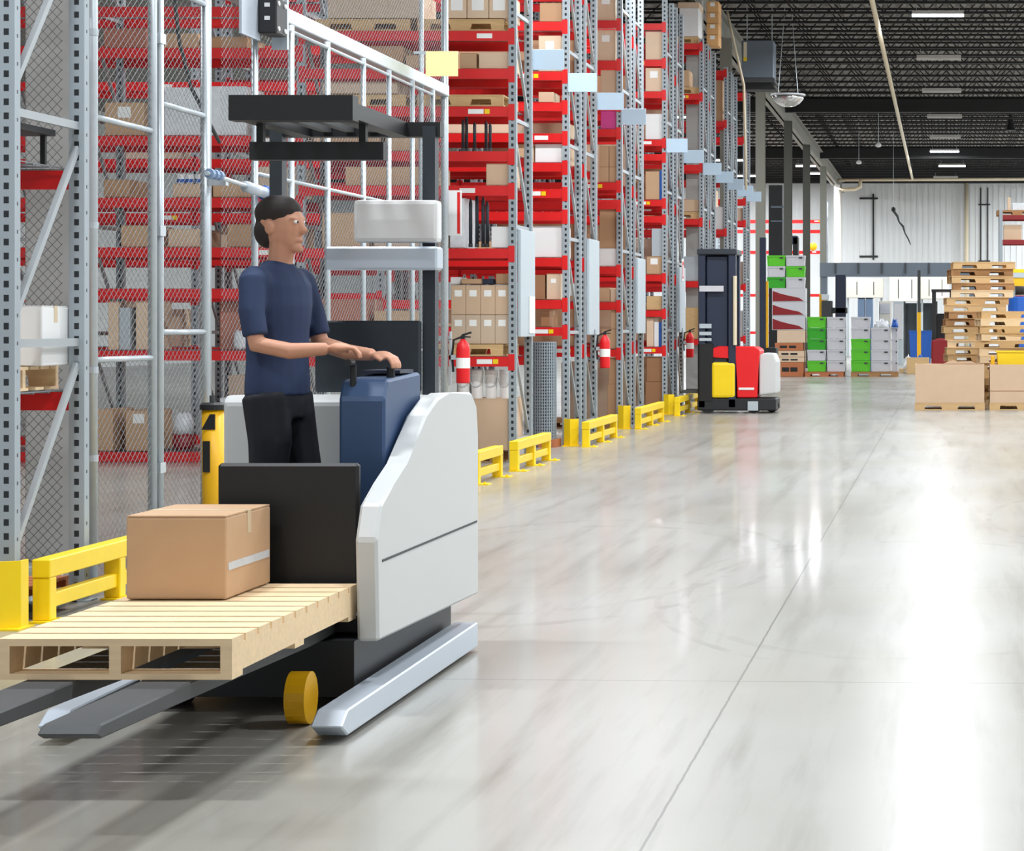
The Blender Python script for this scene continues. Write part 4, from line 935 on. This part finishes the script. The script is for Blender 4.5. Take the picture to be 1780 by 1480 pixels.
# ------------------------------------------------------------------ bins, crates and cartons stacked farther down the hall
BINM = {}
def bin_(x0, x1, yb, z, h, mat, label, dp=0.55):
    key = (round(x1-x0, 3), round(h, 3), mat)
    if key not in BINM:
        wd = x1-x0; mb = MB().prism([(-wd/2+0.02, 0.0), (wd/2-0.02, 0.0), (wd/2-0.005, h-0.05), (-wd/2+0.005, h-0.05)], 'y', 0.01, dp-0.01)
        mb.box(-wd/2, wd/2, 0, dp, h-0.05, h-0.004); mb.box(-wd/2+0.02, -wd/2+0.035, 0.0, 0.01, 0.02, h-0.05); mb.box(wd/2-0.035, wd/2-0.02, 0.0, 0.01, 0.02, h-0.05)
        BINM[key] = mb.mesh('bin_body', mat)
    t = thing('storage_bin', label, 'bin', ((x0+x1)/2, yb, z), 0, 'stacked storage bins by the steel columns')
    link('bin_body', BINM[key], t)
    wd = x1-x0; MB().box(wd*0.18, wd*0.36, -0.006, 0.006, h*0.70, h*0.84).build('hand_hole', 'dark_gray', t)
    return t
YB = 71.0
def BP(p0, p1, pb, pt, mat, label, yo=0.0, dp=0.55): return bin_(PX(p0, YB+yo), PX(p1, YB+yo), YB+yo, PZ(pb, YB+yo), PZ(pt, YB+yo)-PZ(pb, YB+yo), mat, label, dp)
CW = {'green': 'green', 'green_dark': 'dark green', 'bin_gray': 'pale gray'}
for c, (a, b2, rows) in enumerate(((1333, 1365.5, ('green', 'bin_gray', 'green_dark')), (1366, 1399, ('bin_gray', 'green', 'bin_gray')))):
    for r_, mt in enumerate(rows):
        pt = 444+r_*19.0; BP(a, b2, pt+18.8, pt, mt, f'{CW[mt]} bin, {ORD[r_]} from the top, {("outer","inner")[c]} column of the tallest stack')
for r_, (pt, pb) in enumerate(((501, 525), (525.2, 549), (549.2, 574))):
    z0 = PZ(pb, YB); hh = PZ(pt, YB)-z0; x0, x1 = PX(1342, YB), PX(1400, YB)
    o = carton(x0, x1, YB, z0, hh, 0.9, 'bin_gray', f'white carton with a red wave, {ORD[r_]} below the tallest stack of bins', tape=False, name='carton')
    q = (x1-x0)/2
    MB().prism([(-q+0.02, 0.02), (-q+0.02, hh*0.8), (-q*0.5, hh*0.6), (0, hh*0.45), (q*0.6, hh*0.3), (q*0.9, 0.03)], 'y', -0.006, -0.001).build('red_wave', 'dark_red', o)
carton(PX(1351, YB), PX(1400, YB), YB, PZ(596, YB), PZ(574.2, YB)-PZ(596, YB), 0.9, 'card_c', 'pinkish carton between red wave cartons and orange crates', tape=False)
for r_, (pt, pb, mt, a, b2) in enumerate(((596.3, 610, 'wood_red', 1347, 1396), (610.2, 621, 'card_c', 1350, 1398), (621.2, 630, 'card_c', 1351, 1398), (630.2, 655.1, 'wood_red', 1352, 1397))):
    z0 = max(0.0, PZ(pb, YB)); hh = PZ(pt, YB)-z0; x0, x1 = PX(a, YB), PX(b2, YB)
    t = thing('wooden_crate', f'{("orange wooden","pinkish","pale pinkish","large orange wooden")[r_]} crate, {ORD[r_]} down under the tallest stack', 'crate', ((x0+x1)/2, YB, z0))
    q = (x1-x0)/2; MB().box(-q, q, 0, 0.9, 0, hh-0.002).bevel(0.012).build('body', mt, t)
    for u in (-0.4, 0.25): MB().box(q*u-0.11, q*u+0.11, -0.004, 0.02, hh*0.35, hh*0.65).build('hand_hole', 'black', t)
pallet(PX(1433, YB), YB+0.4, 0, 1.2, 1.0, 'reddish pallet under the middle stack of bins', 'wood_red', h=0.15)
for c, (a, b2, rows) in enumerate(((1403, 1436, ('green', 'green_dark', 'green_dark', 'bin_gray', 'green')), (1437, 1470, ('bin_gray',)*5))):
    for r_, mt in enumerate(rows):
        pt = 551+r_*19.1; BP(a, b2, pt+18.9, pt, mt, f'{CW[mt]} bin, {ORD[r_]} from the top, {("near","far")[c]} column of the middle stack')
pallet(PX(1520, YB), YB+0.4, 0, 1.45, 1.0, 'dark pallet under the third stack of bins', 'wood_old', h=0.15)
for c, (a, b2, rows, pt0) in enumerate(((1479, 1513, ('bin_gray', 'bin_gray', 'green', 'green', 'green'), 551), (1514, 1548, ('bin_gray',)*4, 570.1))):
    for r_, mt in enumerate(rows):
        pt = pt0+r_*19.1; BP(a, b2, pt+18.9, pt, mt, f'{CW[mt]} bin, {ORD[r_]} from the top, {("near","far")[c]} column of the third stack')
for r_ in range(4): BP(1549, 1561, 570+r_*19.1+18.9, 570+r_*19.1, 'bin_gray', f'narrow pale bin at the edge of the third stack, {ORD[r_]} down', yo=0.25, dp=0.3)
def film_heap(px0, px1, pb, pt, Y, mat, label, cat='plastic film'):
    X0, X1 = PX(px0, Y), PX(px1, Y); z0, z1 = PZ(pb, Y), PZ(pt, Y); n = 14; m = 8; mb = MB(); grid = []
    for i in range(n+1):
        row = []
        for j in range(m+1):
            u = i/n; v = j/m; e = max(0, math.sin(PI*u))**0.5*max(0, math.sin(PI*v))**0.5
            row.append(mb.bm.verts.new((X0+(X1-X0)*u, Y+0.8*v, z0+(z1-z0)*e*(0.7+0.4*noise.noise(Vector((u*5, v*4, px0)))))))
        grid.append(row)
    for i in range(n):
        for j in range(m): mb.bm.faces.new((grid[i][j], grid[i+1][j], grid[i+1][j+1], grid[i][j+1]))
    ov = [grid[0][j] for j in range(m+1)]+[grid[i][m] for i in range(1, n+1)]+[grid[n][j] for j in range(m-1, -1, -1)]+[grid[i][0] for i in range(n-1, 0, -1)]
    mb.bm.faces.new(ov)
    return tag(mb.build('plastic_film', mat, smooth=True), label, cat)
film_heap(1518, 1547, 569.8, 549, YB+0.02, 'film', 'crumpled white film on top of the third bin stack')
film_heap(1549, 1561, 569.5, 549, YB+0.02, 'blue', 'crumpled blue film on top of the third bin stack')
# things standing behind the bins
def gadget(name, label, cat, Y, boxes, legs=True):
    xs = [PX((a+b2)/2, Y) for a, b2, _, _, _, _ in boxes]; t = thing(name, label, cat, (xs[0], Y, 0))
    for pn, (a, b2, pb, pt, mt, dp) in zip([b_[0] for b_ in legs], boxes):
        fr = -0.03 if pn in ('door', 'cross_rail') else 0
        o = MB().box(PX(a, Y), PX(b2, Y), fr, fr+0.025 if fr else dp, max(0, PZ(pb, Y)), PZ(pt, Y)).bevel(0.015).build(pn, mt, t); o.location = (-xs[0], 0, 0)
    return t
gadget('wrapping_machine', 'dark wrapping machine tower behind the middle bin stack', 'machine', 80, [(1452, 1470, 700, 478, 'navy', 0.5), (1445, 1472, 545, 535, 'black', 0.8), (1428, 1446, 700, 523, 'dark_gray', 0.7), (1428, 1440, 522, 512, 'film', 0.3)], [('tower',), ('shelf',), ('cabinet',), ('paper_stack',)])
gadget('yellow_drum', 'small yellow drum with a dark cap behind the bins', 'drum', 81, [(1424, 1434, 700, 512, 'amber', 0.4), (1434, 1438, 520, 513, 'black', 0.3)], [('body',), ('cap',)])
for i, (a, b2) in enumerate(((1491, 1503), (1504.5, 1517))):
    t = gadget('waste_bin', f'gray blue bin standing behind the third bin stack, {ORD[i]} of two', 'bin', 78, [(a, b2, 700, 520, 'blue_gray', 0.6), (a-0.3, b2+0.3, 519.8, 518, 'navy', 0.62)], [('body',), ('lid',)])
gadget('green_cabinet', 'pale green cabinet behind the third bin stack', 'cabinet', 79, [(1528, 1549, 700, 524, 'beige', 0.6), (1529, 1548, 546, 528, 'bin_gray', 0.02)], [('body',), ('door',)])
gadget('steel_locker', 'pale gray locker beside the dark dock opening', 'cabinet', 92, [(1553, 1570, 700, 524, 'panel', 0.6), (1554, 1569, 590, 528, 'bin_gray', 0.02)], [('body',), ('door',)])
# black tower between the columns
gadget('vertical_conveyor', 'tall black machine tower between the steel columns', 'machine', 79, [(1336, 1360, 700, 322, 'black', 0.9), (1340, 1362, 362, 358, 'heater', 0.2), (1340, 1362, 386, 383, 'heater', 0.2)], [('tower',), ('cross_rail',), ('cross_rail',)])
gadget('black_machine', 'black rounded machine behind the second pair of columns', 'machine', 84, [(1378, 1387, 700, 412, 'black', 0.7), (1376, 1386, 425, 410, 'navy', 0.6)], [('body',), ('hood',)])
t = thing('balloon', 'yellow green ball resting on the distant red shelf', 'ball', (PX(1413, 104.1), 104.3, 4.96)); MB().lathe([(0.02, 0), (0.14, 0.06), (0.19, 0.19), (0.14, 0.32), (0.02, 0.38)], n=14).build('ball', 'yellow', t, smooth=True)

# ------------------------------------------------------------------ dock wall: header beam, hoods, opening, posts
t = thing('dock_header', 'long dark gray steel header above the dock openings', 'beam', (PX(1550, 96), 96, 3.6))
mb = MB(); a, b2 = PX(1425, 96), PX(1700, 96); mb.box(a, b2, 0, 0.5, PZ(481, 96), PZ(457, 96))
o = mb.build('beam', 'heater', t); o.location = -Vector(t.location)+Vector((0, 96, 0))
mb = MB()
for px in (1452, 1492, 1533, 1574, 1615, 1655): mb.box(PX(px, 96)-0.03, PX(px, 96)+0.03, -0.05, 0, PZ(476, 96), PZ(457, 96))
o = mb.build('stiffener', 'dark_gray', t); o.location = -Vector(t.location)+Vector((0, 96, 0))
for px in (1432, 1690):
    o = MB().box(PX(px, 96)-0.12, PX(px, 96)+0.12, 0.1, 0.4, 0, PZ(481, 96)).build('support_post', 'heater', t); o.location = -Vector(t.location)+Vector((0, 96, 0))
def dock_hood(p0, p1, pb, pt, Y, label):
    t = thing('dock_hood', label, 'dock shelter', (PX((p0+p1)/2, Y), Y, 0)); x = t.location.x
    MB().box(PX(p0, Y)-x, PX(p1, Y)-x, 0, 1.0, PZ(pb, Y), PZ(pt, Y)).bevel(0.02).build('panel', 'beige', t)
    for u in (0.3, 0.75): MB().box((PX(p1, Y)-PX(p0, Y))*(u-0.5)-0.02, (PX(p1, Y)-PX(p0, Y))*(u-0.5)+0.02, -0.01, 0.0, PZ(pb-5, Y), PZ(pt+6, Y)).build('strap', 'dark_gray', t)
    for u in (0.05, 0.95): MB().box((PX(p1, Y)-PX(p0, Y))*(u-0.5)-0.05, (PX(p1, Y)-PX(p0, Y))*(u-0.5)+0.05, 0.5, 0.6, 0, PZ(pb, Y)).build('post', 'panel', t)
dock_hood(1470, 1535, 518, 484, 112, 'beige dock hood panel behind the bins'); dock_hood(1546, 1598, 524, 480, 108, 'beige dock hood panel above the dark opening'); dock_hood(1600, 1650, 520, 480, 109, 'beige dock hood panel beside the pallet pile')
Y = 110
t = thing('dock_door', 'dark blue dock doorway opening below the beige hoods', 'door', (PX(1598, Y), Y, 0)); x = t.location.x
MB().box(PX(1571, Y)-x, PX(1626, Y)-x, 0.2, 0.25, 0, PZ(527, Y)).build('dark_opening_sheet', 'steel_blue', t)  # plain dark sheet fills the opening; its darkness is put into the colour
for px in (1570, 1626): MB().box(PX(px, Y)-x-0.1, PX(px, Y)-x+0.1, 0, 0.3, 0, PZ(524, Y)).build('jamb', 'dark_gray', t)
t = thing('dock_post', 'gray and yellow post standing before the dark dock doorway', 'post', (PX(1597.5, 88), 88, 0))
MB().box(-0.06, 0.06, -0.06, 0.06, PZ(543, 88), PZ(470, 88)).build('upper_shaft', 'dark_gray', t); MB().box(-0.075, 0.075, -0.075, 0.075, 0, PZ(543, 88)).build('yellow_sleeve', 'amber', t)
t = thing('blue_tote', 'blue plastic tote standing in the dark dock doorway', 'bin', (PX(1600, 94), 94, 0)); MB().prism([(-0.40, 0), (0.40, 0), (0.46, PZ(576, 94)), (-0.46, PZ(576, 94))], 'y', 0, 0.6).build('body', 'blue', t); MB().box(-0.48, 0.48, -0.02, 0.62, PZ(577, 94), PZ(575, 94)).build('rim', 'blue', t)
pallet(PX(1592, 76), 76.4, 0, 1.1, 1.0, 'pallet with blue wrapped goods before the dock doorway', 'wood_pale', h=0.15)
film_heap(1570, 1587, 641, 612, 76.1, 'film', 'white film bundle on the pallet before the doorway'); film_heap(1588, 1614, 641, 612, 76.1, 'blue', 'blue wrapped bundle on the pallet before the doorway')
carton(PX(1576, 75), PX(1615, 75), 75.0, 0.0, PZ(622, 75), 0.6, 'wood', 'low wooden box in front of the blue wrapped bundle', name='crate', tape=False)
# forklift with black mast beside the pallet pile
YK = 52.0
FK = thing('forklift', 'dark red forklift with a black mast behind the open cartons', 'forklift', (PX(1640, YK), YK, 0)); x = FK.location.x
MB().prism([(PX(1619, YK)-x, 0.2), (PX(1619, YK)-x, PZ(592, YK)), (PX(1632, YK)-x, PZ(588, YK)), (PX(1661, YK)-x, PZ(590, YK)), (PX(1662, YK)-x, 0.2)], 'y', 0, 1.5).bevel(0.04, 2).build('body', 'dark_red', FK)
for a, b2 in ((1620, 1627), (1651, 1657)): MB().box(PX(a, YK)-x, PX(b2, YK)-x, 0.1, 0.25, PZ(592, YK), PZ(504, YK)).build('mast_post', 'black', FK)
MB().box(PX(1619, YK)-x, PX(1657, YK)-x, 0.05, 1.4, PZ(507, YK), PZ(503, YK)).build('overhead_guard', 'black', FK)
MB().box(PX(1627, YK)-x, PX(1650, YK)-x, 0.9, 1.0, PZ(592, YK), PZ(545, YK)).bevel(0.03).build('seat_back', 'black', FK)
for a in (1625, 1655): MB().tube([(PX(a, YK)-x-0.08, 0.3, 0.22), (PX(a, YK)-x+0.08, 0.3, 0.22)], 0.22, 14).build('wheel', 'rubber', FK)

# ------------------------------------------------------------------ pallet piles and big open cartons on pallets
random.seed(3)
WM = ['wood', 'wood_old', 'wood_pale', 'wood']
def pallet_pile(pcx, Y, n, offs, pilename, wd=1.25, dp=1.05, tilt_after=None):
    X = PX(pcx, Y); z = 0
    for i in range(n):
        dx = offs(i); rz = random.uniform(-0.12, 0.12)
        pallet(X+dx, Y+dp/2+random.uniform(-0.04, 0.04), z, wd, dp, f'wooden pallet, {ORD[i] if i < 20 else str(i)} from the floor in the {pilename}', WM[random.randrange(4)], 0.143, rz, 'stacked wooden pallets')
        z += 0.1434
pallet_pile(1700, 46.2, 20, lambda i: (0.04*math.sin(i*1.7)-(0.05 if 8 < i < 14 else 0)+(0.07 if i > 14 else 0)), 'taller pallet pile')
pallet_pile(1757, 44.6, 13, lambda i: 0.02*math.sin(i*2.1), 'shorter pallet pile', 1.25, 0.95)
def gaylord(p0, p1, pt, Y, label, plabel, flap=True, seam=False):
    x0, x1 = PX(p0, Y), PX(p1, Y); cx = (x0+x1)/2; wd = x1-x0; dp = 1.0; z0 = 0.137
    pallet(cx, Y+dp/2, 0, wd+0.02, dp, plabel, 'wood')
    t = thing('gaylord_box', label, 'box', (cx, Y, z0)); h_ = PZ(pt, Y)-z0; th = 0.02
    mb = MB().box(-wd/2, wd/2, 0, th, 0, h_).box(-wd/2, wd/2, dp-th, dp, 0, h_).box(-wd/2, -wd/2+th, th, dp-th, 0, h_).box(wd/2-th, wd/2, th, dp-th, 0, h_).box(-wd/2+th, wd/2-th, th, dp-th, 0, 0.02)
    mb.build('walls', 'card_a', t)
    if flap:
        mb = MB(); mb.prism([(-wd*0.1, h_), (0.05*wd, h_+0.07), (0.12*wd, h_+0.03), (0.3*wd, h_+0.05), (0.42*wd, h_)], 'y', dp-0.03, dp-0.01); mb.build('torn_flap', 'card_c', t)
        MB().prism([(-wd*0.45, h_-0.01), (-wd*0.3, h_+0.02), (-0.05*wd, h_-0.01)], 'y', 0.3, 0.32).build('inner_flap', 'card_c', t)
    if seam: MB().box(-wd/2, wd/2, -0.004, -0.001, h_*0.3, h_*0.315).build('crease', 'card_brown', t)
    return t
gaylord(1591, 1711, 634, 43.2, 'large open cardboard box on a pallet, torn flaps', 'pallet under the large open cardboard box')
gaylord(1721, 1845, 634, 43.2, 'large creased cardboard box with yellow sheets on top', 'pallet under the box with yellow sheets', False, True)
Y = 43.4; t = thing('yellow_bin', 'bright yellow tub standing in the creased cardboard box', 'tub', (PX(1770, Y), Y+0.1, 0.16))
MB().prism([(-0.34, 0), (0.5, 0), (0.5, PZ(612, Y)-0.16), (-0.40, PZ(611, Y)-0.16)], 'y', 0, 0.5).bevel(0.01).build('tub_body', 'yellow', t); MB().box(-0.42, 0.52, -0.02, 0.52, PZ(613, Y)-0.16, PZ(610.5, Y)-0.16).build('rim', 'yellow', t)
tag(MB().box(-0.045, 0.03, 0, 0.3, 0, PZ(619, 43.5)-0.16).bevel(0.01).build('yellow_folder', 'amber', loc=(PX(1726.5, 43.5), 43.5, 0.16)), 'small dark yellow block beside the bright yellow tub', 'box')

# rack on the far right
YQ = 62.0
rq = thing('pallet_rack', 'dark red rack beyond the pallet pile with a single carton', 'rack', (PX(1740, YQ), YQ, 0)); L_ = 2.6
for xx in (0.0, L_):
    for yy in (0, 1.0): MB().box(xx-0.045, xx+0.045, yy, yy+0.07, 0, PZ(365, YQ)).build('upright', 'rack_gray', rq)
for zz in (PZ(374, YQ), PZ(417, YQ), 2.4, 1.2):
    for yy in (0.0, 1.0): MB().box(0.046, L_-0.046, yy+0.01, yy+0.06, zz-0.12, zz).build('beam', 'dark_red', rq)
    MB().box(0.05, L_-0.05, 0.065, 0.995, zz-0.03, zz).build('deck', 'wood', rq)
def YQb(p0, p1, pb, pt, mat, label, name='carton', dp=0.6): return carton(PX(p0, YQ), PX(p1, YQ), YQ+0.1, PZ(pb, YQ)+0.003, PZ(pt, YQ)-PZ(pb, YQ), dp, mat, label, name=name, tape=name == 'carton')
YQb(1745, 1776, 417, 391, 'card_a', 'tan carton on the dark red rack beyond the pallet pile')
pallet(PX(1762, YQ)+0.1, YQ+0.55, PZ(374, YQ)+0.003, 1.1, 0.9, 'pallet on top of the dark red rack', 'wood_old'); 
carton(PX(1752, YQ), PX(1757, YQ), YQ+0.2, PZ(374, YQ)+0.14, 0.35, 0.3, 'card_c', 'slim upright board on the dark red rack pallet', name='board', cat='board', tape=False)
carton(PX(1760, YQ), PX(1790, YQ), YQ+0.2, PZ(374, YQ)+0.14, 0.2, 0.4, 'film', 'white wrapped bundle on the dark red rack pallet', name='bundle', tape=False)
t = thing('tyre', 'black tyre lying below the carton on the dark red rack', 'tyre', (PX(1762, YQ), YQ+0.5, 2.41))
bm_ = MB(); bm_.ring([[Vector(((0.28+0.12*math.cos(v))*math.cos(u), (0.28+0.12*math.cos(v))*math.sin(u), 0.12+0.12*math.sin(v))) for v in [k*2*PI/10 for k in range(10)]] for u in [q*2*PI/24 for q in range(25)]], cap=False); bm_.build('tread', 'rubber', t, smooth=True); MB().lathe([(0.16, 0.09), (0.16, 0.15)], n=16).build('rim', 'dark_gray', t)
Yb_ = 58.0
t = thing('belt_conveyor', 'gray and yellow conveyor behind the pallet piles', 'conveyor', (PX(1775, Yb_), Yb_, 0)); x = t.location.x
MB().box(PX(1752, Yb_)-x, PX(1840, Yb_)-x, 0, 0.8, PZ(474, Yb_), PZ(468, Yb_)).build('side_rail', 'yellow', t); MB().box(PX(1752, Yb_)-x, PX(1840, Yb_)-x, 0, 0.8, PZ(483, Yb_), PZ(474.2, Yb_)).build('bed', 'panel', t)
MB().box(PX(1752, Yb_)-x, PX(1840, Yb_)-x, 0.02, 0.78, PZ(497, Yb_), PZ(483.2, Yb_)).build('skirt', 'amber', t)
for px in (1762, 1820): MB().box(PX(px, Yb_)-x-0.05, PX(px, Yb_)-x+0.05, 0.3, 0.4, 0, PZ(497, Yb_)).build('leg', 'panel', t)
t = thing('blue_drum', 'blue drum between the pallet piles and the conveyor', 'drum', (PX(1772, 56), 56, 0)); MB().lathe([(0.28, 0), (0.28, PZ(516, 56)-0.02), (0.25, PZ(516, 56))], n=18).build('body', 'blue', t, smooth=False); MB().lathe([(0.29, 0.9), (0.29, 0.94)], n=18).build('hoop', 'blue', t)

# ------------------------------------------------------------------ overhead: pipe, mirror, heater, wall fittings
def P8(px, py, Z): Y = (Z-H)*F/(VY-py); return Vector((PX(px, Y), Y, Z))
a = P8(1502, -60, 8.55); c = P8(1586, 311, 8.55)
t = thing('sprinkler_pipe', 'long cream sprinkler pipe running below the dark ceiling', 'pipe', a)
MB().tube([Vector((0, 0, 0)), c-a, ], 0.06, 10).build('main_pipe', 'cream', t, smooth=True)
mb = MB()
for k in range(12): p = (c-a)*(k+0.5)/12; mb.tube([p+Vector((0, 0, 0.05)), Vector((p.x, p.y, 9.69-8.55))], 0.012, 6)
mb.build('hanger_rod', 'dark_gray', t)
d = c.copy()
MB().tube([Vector((-5.2, d.y+0.12, 8.5))-a, Vector((5.8, d.y+0.12, 8.55))-a], 0.07, 10).build('branch_pipe', 'cream', t, smooth=True)
e = Vector((PX(1500, 113), 113, 0))
MB().tube([Vector((e.x, d.y+0.12, 8.5))-a, Vector((e.x, d.y+0.12, PZ(332, 113)))-a, Vector((e.x-0.25, d.y+0.12, PZ(336, 113)))-a, Vector((-5.2, d.y+0.12, PZ(337, 113)))-a], 0.09, 10).build('drop_pipe', 'cream', t, smooth=True)
MB().tube([Vector((PX(1463, 113), d.y+0.12, PZ(337, 113)))-a, Vector((PX(1463, 113), d.y+0.12, 0.0))-a], 0.14, 10).build('riser_pipe', 'beige', t, smooth=True)
MB().tube([(PX(1680, 117.6), 117.6, 0), (PX(1680, 117.6), 117.6, PZ(312, 117.6))], 0.11, 10).build('wall_pipe', 'cream', smooth=True); tag(bpy.data.objects['wall_pipe'], 'vertical cream pipe on the far wall', 'pipe')
Ym = 58.0; t = thing('convex_mirror', 'half dome safety mirror hanging below the ceiling', 'mirror', (PX(1370, Ym), Ym, PZ(165, Ym)))
MB().lathe([(0.02, -0.31), (0.16, -0.29), (0.29, -0.22), (0.38, -0.12), (0.42, -0.01)], n=28).build('dome', 'chrome', t, smooth=True); MB().lathe([(0.44, -0.02), (0.44, 0.015), (0.40, 0.02)], n=28).build('rim', 'film', t)
for s in (-0.25, 0.25): MB().tube([(s, 0, 0.02), (s*0.3, 0, 9.69-PZ(165, Ym))], 0.008, 5).build('chain', 'galv', t)
Yh = 55.0; t = thing('unit_heater', 'gray box heater hanging beside the first steel column', 'heater', (PX(1318, Yh), Yh, PZ(136, Yh)))
z1 = PZ(70, Yh)-PZ(136, Yh); MB().box(-0.40, 0.37, 0, 0.8, 0, z1).bevel(0.02).build('case', 'heater', t); MB().box(-0.42, 0.39, -0.02, 0.82, -0.10, -0.003).build('base_pan', 'dark_gray', t)
MB().prism([(-0.30, -0.10), (0.30, -0.10), (0.42, -0.26), (-0.42, -0.26)], 'y', 0.1, 0.7).build('louver_hood', 'black', t); MB().box(-0.35, -0.27, -0.02, -0.002, z1*0.45, z1*0.95).build('warning_label', 'cream', t); MB().box(-0.35, -0.27, -0.022, -0.0201, z1*0.45, z1*0.55).build('yellow_label', 'yellow', t)
for s in (-0.3, 0.3): MB().tube([(s, 0.4, z1), (s, 0.4, 9.69-PZ(136, Yh))], 0.012, 5).build('hanger_rod', 'galv', t)
MB().tube([P(1264, 20, 53.4), P(1275, 70, 53.45), P(1293, 148, 53.5), P(1297, 330, 53.55)], 0.03, 8).build('conduit', 'cream', smooth=True); tag(bpy.data.objects['conduit'], 'thin pale conduit slanting down past the heater', 'pipe')
for i, (x_, ya, yb, hz) in enumerate(((1518, 337, 452, ((345, 1494, 1526), (446, 1494, 1526))),)):
    t = thing('door_track', 'thin black track with two crossbars on the far wall', 'track', (PX(x_, 117.9), 117.968, PZ(yb, 117.9))); x = t.location.x; z = t.location.z
    MB().box(-0.04, 0.04, -0.04, 0.0, 0, PZ(ya, 117.9)-z).build('rail', 'black', t)
    for yy, p0, p1 in hz: MB().box(PX(p0, 117.9)-x, PX(p1, 117.9)-x, -0.05, -0.04, PZ(yy, 117.9)-z-0.05, PZ(yy, 117.9)-z+0.05).build('crossbar', 'black', t)
t = thing('wall_ladder', 'narrow black ladder fixed high on the far wall', 'ladder', (PX(1711, 117.8), 117.93, PZ(462, 117.8)))
for s in (-0.18, 0.18): MB().tube([(s, 0, 0), (s, 0, 4.0)], 0.03, 6).build('side_rail', 'black', t)
for k in (0.2, 3.1): MB().box(-0.3, 0.3, -0.02, 0.02, k, k+0.07).build('rung', 'black', t)
Yc = 90.0; t = thing('hanging_cord', 'dark twisted cord with a hook hanging before the far wall', 'cord', P(1553, 366, Yc))
bz = Vector(t.location); pts = [P(px, py, Yc)-bz for px, py in ((1553, 366), (1560, 376), (1563, 386), (1570, 394), (1573, 405), (1579, 416), (1583, 426))]
MB().tube(pts, [0.06, 0.05, 0.035, 0.05, 0.03, 0.03, 0.015], 7).build('cord', 'dark_gray', t); MB().lathe([(0.04, -0.05), (0.1, 0.02), (0.08, 0.1), (0.02, 0.14)], n=10).build('hook_block', 'black', t)
MB().tube([(0, 0, 0.1), (0.0, 0, 9.69-bz.z)], 0.008, 5).build('suspension_wire', 'galv', t)
for i, (px, py, pt) in enumerate(((1527, 252, 205), (1493, 282, 270))):
    Y = 80+10*i; b0 = P(px, py, Y); t = thing('pendant_bulb', f'small white pendant hanging from the dark ceiling, {("lower on a wire","smaller and nearer the girder")[i]}', 'lamp', b0); MB().lathe([(0.05, -0.08), (0.11, -0.04), (0.09, 0.03), (0.03, 0.08)], n=12).build('shade', 'white', t); MB().tube([(0, 0, 0.08), (0, 0, 9.69-b0.z)], 0.012, 5).build('wire', 'galv', t)
Yd = 84.0; b0 = P(1757, 215, Yd); t = thing('ceiling_speaker', 'black cone hanging from a slanted arm under the ceiling', 'speaker', b0)
MB().lathe([(0.18, -0.25), (0.12, 0.0), (0.10, 0.2), (0.04, 0.3)], n=14).build('cone', 'black', t); MB().tube([(0, 0, 0.25), (0.1, 0, 0.9), (0.2, 0, 9.69-b0.z)], 0.1, 8).build('arm', 'black', t)
